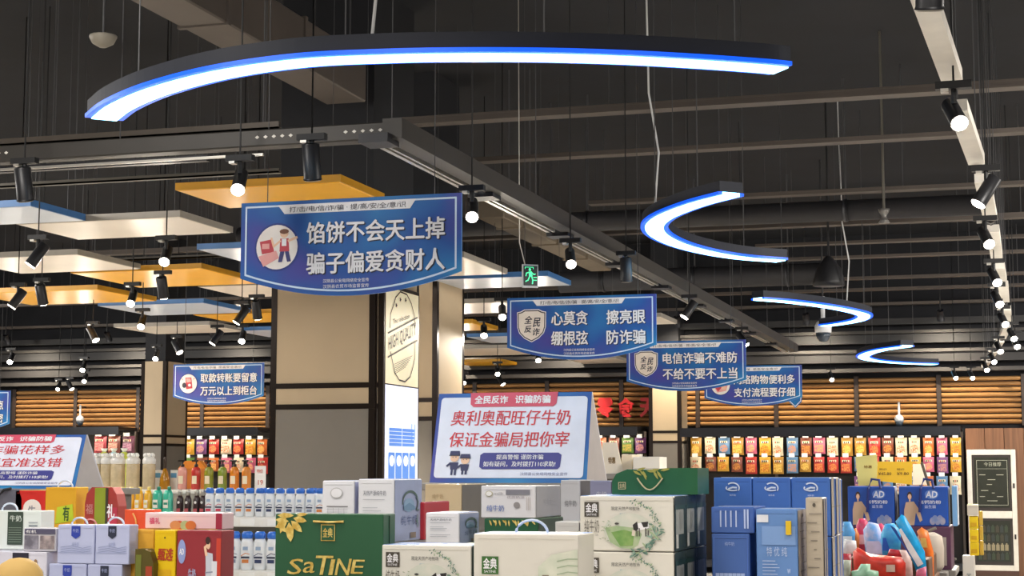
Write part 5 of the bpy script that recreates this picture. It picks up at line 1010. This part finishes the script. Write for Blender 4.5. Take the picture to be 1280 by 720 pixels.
# orange paper bag, pale long box, yellow and red boxes
zY = PY(200, 661, YD(200, 6.6)).z; YY = YP+.02
def art_yellow(g, w, h):
    g.text('甄选', w*.15, h*.6, w*.85, h*.76, M('b03a1c', .5), LN, .04, .15); g.rect(w*.2, h*.3, w*.8, h*.48, M('d9a80c', .5), LN); g.ell(w*.5, h*.9, w*.03, h*.015, BLACK, LN, 8); g.rect(0, 0, w, h*.12, M('d6541c', .5), LN)
carton('plain orange-yellow carton behind the pale blue cartons', 171, 200, 661, 0, 6.8, .3, 'e0a838', None, None, z0=zP, z1=zY, Y=YY+.05)
t, B = carton('bright yellow narrow carton with red writing left of the red carton', 201, 227, 661, 0, 6.6, .35, 'e6bf10', art_yellow, None, z0=zP, z1=zY, Y=YY)
def art_woman(g, w, h):
    g.ell(w*.12, h*.72, w*.09, h*.16, M('8f9cd0', .5), LN, 18); g.text('AD', w*.07, h*.68, w*.17, h*.76, PRW, LN*2, .02)
    x = w*.72; g.ell(x, h*.82, w*.045, h*.065, PSKIN, LN*2, 16); g.ell(x-.002, h*.87, w*.055, h*.05, M('3a2420', .5), LN*3, 14); g.poly([(x-w*.06, h*.72), (x+w*.1, h*.7), (x+w*.12, h*.45), (x+w*.06, h*.25), (x-w*.06, h*.25), (x-w*.05, h*.5)], M('c8ccd8', .5), LN*2); g.line([(x-w*.04, h*.68), (x-w*.07, h*.78), (x-w*.03, h*.8)], .01, PSKIN, LN*3); g.line([(x-w*.05, h*.45), (x+w*.1, h*.46)], .005, M('8f94a8', .5), LN*3)
    g.rect(x+w*.08, h*.35, x+w*.2, h*.6, M('dfe0e8', .5), LN*2)
    for i in range(8): g.leaf(w*.38, h*.2, w*.12, w*.05, 1.57+(i-3.5)*.22, M(('9a8a5a', '7a7a4a')[i % 2], .5), LN*2)
    g.text('牛奶', w*.28, h*.35, w*.45, h*.5, M('a8a8c8', .5), LN*3, .02); g.rect(w*.9, h*.1, w*1, h*.9, M('c8402c', .5), LN)
carton('dark red milk carton with a picture of a person in white', 228.5, 283, 661, 0, 6.6, .11, '98323a', art_woman, None, z0=zP, z1=zY, Y=YY)
def art_pink(g, w, h):
    g.text('福礼', w*.06, h*.3, w*.2, h*.7, M('d8507a', .5), LN, .03)
    for u, c in ((.45, 'c85a3c'), (.53, 'a9b48a'), (.6, 'd0743c'), (.4, 'd08a5a')): g.ell(w*u, h*.22, w*.07, h*.3, M(c, .5), LN*2, 16)
    g.rect(w*.92, 0, w, h, M('a02c44', .5), LN)
zz_ = PY(230, 641, YY+.08).z
carton('long pale pink box with round pictures lying on the red and yellow cartons', 189, 284, 641, 0, 6.9, .1, 'eccdd0', art_pink, None, z0=zY+.002, Y=YY+.1, topc='f3e6e6')
a, b = PY(149, 650, YY+.1).x, PY(186, 650, YY+.1).x; zt = PY(160, 637, YY+.1).z
t = thing('paper_bag', 'bright orange paper bag with two yellow cord handles above the pale blue cartons', 'gift bag', ((a+b)/2, YY+.15, zP))
g = G(); g.box(a, YY+.14, zP, b, YY+.2, zt, M('e0532a', .45), .002); part(g, 'bag_body', t)
g = G()
for u in (.3, .8): g.tube([(a+(b-a)*(u+.12*math.sin(i*.5)), YY+.136, zt-.015-.012*i) for i in range(6)], .0035, M('f0b464', .5), 6)
part(g, 'cord_handle', t, 'yellow cord handles')
a, b = PY(171, 700, YP).x+.004, PY(198, 700, YY).x; t = thing('drink_bottle', 'dark green and red rounded pack standing in front of the plain yellow carton', 'package', ((a+b)/2, YP, zP))
zt = PY(180, 686, YP).z; g = G(); W_ = b-a; g.fr((a, YP-.02, zP)); H_ = zt-zP; g.prism([(0, 0), (W_, 0), (W_, H_*.75), (W_*.8, H_*.95), (W_*.5, H_), (0, H_)], -.06, 0, M('5a5024', .35)); part(g, 'pack', t); g = G(); g.fr((a, YP-.021, zP)); g.rect(W_*.05, H_*.1, W_*.35, H_*.9, M('6f7430', .4), LN); g.rect(W_*.6, H_*.05, W_*.95, H_*.7, M('a8442c', .4), LN); part(g, 'pack_print', t)
plinth('low stand under the pale blue and red cartons on the left', PY(-35, 700, YP).x, YP-.05, PY(293, 700, YY).x, YP+.38, zP-.0005)
plinth('raised stand under the red and yellow gift cartons on the left', PY(-30, 640, YR).x, YR-.02, PY(152, 640, YR).x, YR+.3, zR-.0005)
# ================================================================== RIGHT ISLAND
YW = YD(1080, 8.0); zG = PY(1080, 657, YW).z
def art_wm(g, w, h):
    g.text('AD', w*.55, h*.72, w*.78, h*.88, M('e4e8f4', .5), LN, .05, .1); g.ell(w*.67, h*.8, w*.14, h*.12, M('5f86d4', .5), 0, 18); g.text('高钙奶粉', w*.4, h*.56, w*.86, h*.65, M('e4e8f4', .5), LN, .03); g.text('益生菌', w*.52, h*.45, w*.75, h*.53, M('c4cff0', .5), LN, .02)
    x = w*.22; g.ell(x, h*.77, w*.05, h*.10, M('3a2a26', .5), LN, 16); g.ell(x, h*.74, w*.038, h*.07, PSKIN, LN*2, 16); g.rect(x-w*.015, h*.62, x+w*.015, h*.7, PSKIN, LN*2)
    g.poly([(x-w*.08, h*.6), (x+w*.08, h*.62), (x+w*.2, h*.4), (x+w*.25, h*.15), (x+w*.2, h*.1), (x+w*.12, h*.35), (x+w*.08, h*.02), (x-w*.12, h*.02), (x-w*.12, h*.4)], M('d3b294', .5), LN)
    for i in range(5): g.ell(w*(.68+.05*i), h*(.13+.05*(i % 2)), w*.06, h*.1, M('7a8fc0', .5, scale=30, h2='b0a8b8'), LN, 12)
for pl, pr, lab in ((1053, 1110, 'left blue gift carton with a picture of a person in beige'), (1116, 1176, 'right blue gift carton with a picture of a person in beige')):
    t, B = carton(lab, pl, pr, 608, 0, 8.0, .2, '2255b4', art_wm, lambda g, w, h: (g.rect(w*.1, h*.03, w*.9, h*.97, M('c8c2bc', .5), LN), g.rect(w*.4, h*.1, w*.6, h*.9, M('7a7f8c', .5), LN*2)), z0=zG, Y=YW, cat='gift carton')
    g = G(); x, X_ = B[0], B[1]; g.tube([(x+(X_-x)*.42, YW-.01, B[5]-.12), (x+(X_-x)*.45, YW-.006, B[5]-.01), (x+(X_-x)*.52, YW+.01, B[5]+.035), (x+(X_-x)*.68, YW+.01, B[5]+.03), (x+(X_-x)*.72, YW-.004, B[5]-.01)], .007, M('1e2f78', .5), 6); part(g, 'strap_handle', t, 'dark blue strap handle')
carton('pale blue-white carton standing right of the blue gift cartons', 1181, 1187, 607, 0, 8.1, .2, '7fb2e2', None, None, z0=zG, Y=YW+.04, sidec='d9dfe8')
g = G(); xa, xb = PY(1050, 690, YW).x, PY(1189, 690, YW).x
t = thing('display_carton', 'dark purple display carton under the two blue gift cartons', 'carton', ((xa+xb)/2, YW+.12, zG-.2)); g.box(xa, YW-.01, zG-.2, xb, YW+.36, zG-.001, M('5a3450', .5), .003); part(g, 'box', t)
g = G(); g.fr((xb-.16, YW-.0115, zG-.2)); g.rect(-.02, .02, .14, .15, M('b5aaa0', .5)); part(g, 'front_print', t, 'grey panel')
zE = zG-.2
plinth('stand under the blue gift cartons on the right', xa-.01, YW-.02, xb+.02, YW+.42, zE-.0005)
# price placards
def placard(lab, pts, zc, col, texts, post=True):
    Y = YD(pts[0][0], zc); P = [PY(a, b, Y) for a, b in pts]; t = thing('price_placard', lab, 'price sign', (sum(p.x for p in P)/4, Y, min(p.z for p in P))); g = G(); g.fr((0, Y, 0)); g.prism([(p.x, p.z) for p in P], -.006, 0, M(col, .4)); part(g, 'card', t)
    g = G(); g.fr((P[0].x, Y-.001, P[0].z)); w_ = P[1].x-P[0].x; h_ = P[3].z-P[0].z
    for s, u0, v0, u1, v1 in texts: g.text(s, w_*u0, h_*v0, w_*u1, h_*v1, M('7a5a14', .5), 0, .03)
    if texts: part(g, 'price_print', t)
    if post: g = G(); xm = sum(p.x for p in P)/4; g.tube([(xm, Y+.008, zE), (xm, Y+.008, P[3].z-.02)], .004, GREYM, 6); part(g, 'post', t)
placard('pale olive price placard with dark edge above the left blue gift carton', [(1073, 607), (1098, 607), (1096, 568), (1069, 571)], 8.9, 'c3bd78', [('特惠', .3, .6, .7, .7)])
placard('yellow price placard with two prices', [(1096, 601), (1140, 606), (1140, 577), (1097, 577)], 8.8, 'e2b62a', [('¥45.80', .05, .3, .42, .45), ('¥9.80', .58, .3, .92, .45), ('特价', .08, .55, .3, .65), ('特价', .58, .55, .8, .65)])
placard('white blank card between the yellow placard and the snack rack', [(1141, 606), (1160, 606), (1156, 580), (1141, 580)], 9.0, 'efe6d4', [])
g = G(); P, Q = PD(1152, 578, 8.8), PD(1161, 607, 8.8); Q2 = Vector((Q.x+.1, Q.y, zE)); t = thing('price_pole', 'thin grey slanted pole behind the right blue gift carton', 'pole', tuple(Q2)); g.tube([P, Q, Q2], .008, GREYM, 6); part(g, 'pole', t); g = G(); g.tube([Q2, Q2+Vector((0, 0, .01))], .03, GREYM, 10); part(g, 'foot', t)
plinth('narrow stand behind the gift cartons carrying the price placards', PY(1060, 600, YD(1100, 8.8)).x, YD(1100, 8.7), PY(1175, 600, YD(1100, 8.8)).x, YD(1100, 9.2), zE-.0005)
# heap of soft packs in front
def softbag(lab, pts, zc, th, col, deco=None, z0=None, name='soft_pack', h2=None):
    """pillow pack from an outline: outline inset toward the centre and bulged on both sides"""
    Y = YD(pts[0][0], zc); P = [PY(a, b, Y) for a, b in pts]; cx = sum(p.x for p in P)/len(P); cz = sum(p.z for p in P)/len(P); n = len(P)
    t = thing(name, lab, 'package', (cx, Y, min(p.z for p in P))); g = G(); rings = [(1., 0), (.86, .6), (.6, .9), (.28, 1.)]; vs = []; fs = []
    for s_ in (-1, 1):
        for k, d in rings: vs += [(cx+(p.x-cx)*k, Y+s_*th*d+(0 if d else 0), cz+(p.z-cz)*k) for p in P]
    for s_ in (0, 1):
        b0 = s_*4*n
        for r_ in range(3):
            for j in range(n): f = [b0+r_*n+j, b0+r_*n+(j+1) % n, b0+(r_+1)*n+(j+1) % n, b0+(r_+1)*n+j]; fs.append(f if s_ == 0 else f[::-1])
        fs.append([b0+3*n+j for j in range(n)])
    g.add(vs, fs, M(col, .4, scale=22, var=.3, bump=.9, h2=h2), True); part(g, 'pack', t)
    if deco:
        for nm, c, dp in deco:
            g = G(); D2 = [PY(a, b, Y) for a, b in dp]
            def dpt(p):
                # lift decoration onto the bulge
                best = 1e9; k = 1
                for q, r2 in zip(P, P[1:]+P[:1]):
                    ex, ez = r2.x-q.x, r2.z-q.z; L_ = math.hypot(ex, ez) or 1; dist = abs((p.x-q.x)*ez-(p.z-q.z)*ex)/L_; best = min(best, dist)
                cd = best
                return Vector((p.x, Y-th-.003, p.z))
            g.add([dpt(p) for p in D2], [list(range(len(D2)))], M(c, .4, scale=30, var=.1)); part(g, nm, t)
    return t
softbag('pink pouch with white cap standing upright in the heap, left', [(1072, 690), (1088, 690), (1086, 655), (1082, 648), (1074, 648), (1070, 657)], 7.5, .03, 'd8436a', [('label_print', 'f0c8d4', [(1074, 680), (1084, 680), (1084, 668), (1074, 668)])])
softbag('light blue pouch at the left edge of the heap', [(1052, 690), (1068, 690), (1069, 665), (1063, 652), (1054, 652)], 7.4, .03, '5aa6e0', [('label_print', 'eef4fa', [(1054, 685), (1066, 685), (1066, 670), (1054, 670)])])
softbag('orange-white pouch behind the light blue pouch', [(1064, 692), (1074, 692), (1074, 668), (1070, 660), (1065, 662)], 7.45, .02, 'ee8a4a')
softbag('blue and lilac pouch with a white cap in the middle of the heap', [(1082, 694), (1112, 694), (1104, 672), (1098, 655), (1086, 652), (1079, 662)], 7.3, .035, '78aee6', [('label_print', 'd9c6dc', [(1084, 692), (1108, 692), (1100, 676), (1084, 676)])], h2='dcd0e6')
softbag('magenta pouch right of the blue and lilac one', [(1100, 686), (1108, 692), (1108, 660), (1102, 654), (1094, 656)], 7.4, .02, 'e04a72')
softbag('blue pouch with white band standing before the right gift carton', [(1103, 694), (1126, 694), (1126, 664), (1118, 654), (1106, 655), (1101, 668)], 7.2, .03, '3a9be0', [('band_print', '2058b8', [(1104, 688), (1113, 688), (1108, 672), (1104, 672)])], h2='58c0ee')
softbag('long bright blue soft pack leaning to the left with a white stripe', [(1150, 727), (1160, 727), (1156, 690), (1143, 665), (1131, 645), (1127, 643), (1119, 652), (1128, 668), (1137, 692)], 7.0, .035, '1fa6e4', [('stripe_print', 'f2f4f8', [(1148, 708), (1155, 704), (1140, 680), (1127, 660), (1124, 662), (1134, 684)]), ('stripe_print', '1e50a8', [(1138, 694), (1147, 707), (1133, 684), (1120, 660), (1113, 656), (1126, 676)])])
softbag('orange soft pack at the right of the heap', [(1154, 729), (1168, 729), (1167, 690), (1160, 664), (1152, 659), (1146, 664), (1156, 690)], 7.3, .035, 'ec6420', [('label_print', 'f6c060', [(1153, 684), (1160, 684), (1158, 672), (1151, 672)])], h2='f08a3a')
softbag('pink pack below the long blue pack', [(1143, 730), (1158, 730), (1158, 708), (1146, 712)], 6.9, .03, 'de6a8a')
softbag('large red curved soft pack across the front of the heap', [(1068, 729), (1100, 730), (1132, 730), (1132, 704), (1126, 696), (1112, 695), (1086, 692), (1072, 684), (1066, 690)], 6.8, .05, 'd2382a', [('emblem_print', 'd9b8a8', [(1109, 714), (1120, 714), (1120, 705), (1109, 705)])])
softbag('small dark red pack behind the large red one', [(1108, 696), (1130, 696), (1128, 688), (1112, 686)], 6.95, .03, 'b52a34')
softbag('pale pink folded pack right of the large red one', [(1131, 730), (1142, 730), (1140, 702), (1133, 688), (1124, 687), (1130, 700)], 6.9, .03, 'e8c4bc')
softbag('crumpled white foil pack at the left of the heap', [(1052, 692), (1072, 694), (1070, 676), (1056, 674)], 7.1, .03, 'ece6e8')
softbag('dark red pack under the white foil pack', [(1050, 728), (1066, 728), (1064, 692), (1050, 692)], 7.0, .03, 'a83440')
softbag('mint green soft pack at the bottom of the heap', [(1064, 731), (1100, 731), (1098, 714), (1088, 712), (1088, 705), (1076, 705), (1072, 712), (1064, 714)], 6.6, .04, 'a3cfae', h2='7fb894')
softbag('grey-green upright pack at the bottom left of the heap', [(1053, 731), (1063, 731), (1064, 700), (1054, 700)], 6.6, .03, 'b4b8a6')
softbag('red narrow pack right beside the blue milk cartons', [(1044, 724), (1050, 724), (1051, 640), (1048, 612), (1042, 612)], 6.2, .02, 'b8402f')
zheap = PY(1100, 729, YD(1100, 6.9)).z
plinth('wide stand under the heap of soft packs on the right', PY(1046, 726, 6.6).x, YD(1100, 6.4), PY(1172, 726, YD(1100, 7.5)).x, YD(1100, 7.8), zheap-.12)
g = G(); x0_, x1_ = PY(1050, 726, YD(1050, 6.9)).x, PY(1170, 720, YD(1100, 7.4)).x
t = thing('display_tray', 'shallow brown tray holding the heap of soft packs', 'tray', ((x0_+x1_)/2, YD(1100, 7.1), zheap-.1195)); g.box(x0_, YD(1100, 6.45), zheap-.1195, x1_, YD(1100, 7.75), zheap+.0, M('6a4a34', .5), .004); part(g, 'tray_body', t); g = G(); g.box(x0_+.01, YD(1100, 7.06), zheap, x1_-.01, YD(1100, 7.7), 1.2425, M('6a4a34', .5), .004); part(g, 'rear_step', t)
# chrome rack with grey bag between
P = PY(1168, 690, YD(1168, 8.0)); a, b = PY(1150, 690, YW-.1).x, PY(1176, 690, YW-.1).x
t = thing('fabric_bag', 'beige-grey tall sack under the right blue gift carton', 'bag', ((a+b)/2, YW-.12, zE)); g = G(); zt = PY(1160, 665, YW-.1).z; g.lathe([(.04, 0), (.055, .02), (.057, (zt-zE)*.6), (.05, (zt-zE)*.9), (.02, zt-zE)], M('c3b6a8', .7), ((a+b)/2, YW-.12, zE), 12, 1.1, .8); part(g, 'sack', t)
g = G(); g.tube([((a+b)/2-.02, YW-.12, zt), ((a+b)/2+.03, YW-.12, zt+.02)], .008, M('8a7f74', .6), 6); part(g, 'tie', t)
plinth('small stand under the beige-grey sack', a-.04, YW-.2, b+.03, YW-.04, zE-.0005)
g = G(); zc_ = 8.4; YS = YD(1182, 8.4); t = thing('chain_display', 'hanging strip of small glittering silver packs right of the sack', 'display strip', tuple(PY(1182, 720, YS)))
rr = random.Random(9)
for k in range(9):
    P = PY(1182+rr.uniform(-3, 3), 662+k*6.2, YS); g = G(); g.box(P.x-.016, P.y-.01, P.z-.012, P.x+.016, P.y+.01, P.z+.009, M(rr.choice(('8d8a90', 'd9d6d0', '3c3a40', 'b49a86')), .3, .3), .003); part(g, 'small_pack', t)
P = PY(1182, 655, YS); g = G(); g.tube([P, PY(1182, 740, YS)], .003, DKMET, 5); part(g, 'strip', t)
# yellow boxes stack
YS = YD(1193, 8.6); zS = PY(1193, 694, YS).z
t, B = carton('white carton with grey print under the stack of yellow boxes', 1193, 1208, 696, 0, 8.6, .12, 'dcd6cc', art_text([('茶', .3, .5, .7, .65, '77848c'), ('礼盒', .25, .3, .75, .4, '8a949c')]), None, z0=zS-.25, z1=zS-.001, Y=YS-.01)
for k in range(3): carton('bright yellow small box, %s from the bottom of the yellow stack' % ORD[k+1], 1192.5, 1203.5, 0, 0, 8.6, .07, 'ecc81c', lambda g, w, h: g.rect(w*.2, h*.2, w*.8, h*.5, M('d0a010', .5), LN), None, z0=zS+k*.066, z1=zS+k*.066+.064, Y=YS, seam=False, group='yellow boxes in the stack', sidec='b8922a')
carton('pale box with green-yellow lid on top of the yellow stack', 1190.5, 1204, 0, 0, 8.6, .08, 'c9bfae', None, None, z0=zS+.1985, z1=zS+.255, Y=YS-.005, topc='c8c838')
for k in range(3): carton('dull gold small box, %s from the bottom beside the bright yellow stack' % ORD[k+1], 1204.5, 1209, 0, 0, 8.75, .05, 'c8a640', None, None, z0=zS+k*.075, z1=zS+k*.075+.072, Y=YS+.03, seam=False, group='gold boxes beside the stack')
plinth('narrow stand under the white carton with the yellow boxes', PY(1190, 700, YS).x-.02, YS-.05, PY(1212, 700, YS).x+.02, YS+.2, zS-.2505)
# white bread-like stacked boxes behind the green lying gift bag
Yh = YD(790, 9.5); zH = PY(790, 594, Yh).z
carton('lit white box lying behind the green gift bag, below the narrow column', 789, 822, 571, 0, 9.5, .2, 'f2ece0', lambda g, w, h: g.line([(w*.05, h*.3), (w*.95, h*.3)], .004, M('d8cfc0', .5), LN), None, z0=PY(789, 592, Yh).z, Y=Yh)
Yh2 = YD(755, 9.9)
placard('overexposed white leaning card behind the table sign', [(752, 606), (781, 600), (771, 553), (753, 553)], 9.6, 'f4ead8', [('特惠', .3, .5, .6, .65)])
carton('cream box between the leaning card and the white box', 775, 788, 568, 0, 9.9, .2, 'efe0c4', None, None, z0=PY(789, 592, Yh).z, Y=Yh+.05)
plinth('stand behind the cow-picture cartons carrying the white boxes', PY(745, 600, Yh).x, Yh-.03, PY(826, 600, Yh).x, Yh+.5, PY(789, 592, Yh).z-.0005)
for pr in list(PR):
    if pr not in used: print('unused proto', pr)
print('objects', len(bpy.data.objects), 'top', len([o for o in bpy.data.objects if not o.parent]))
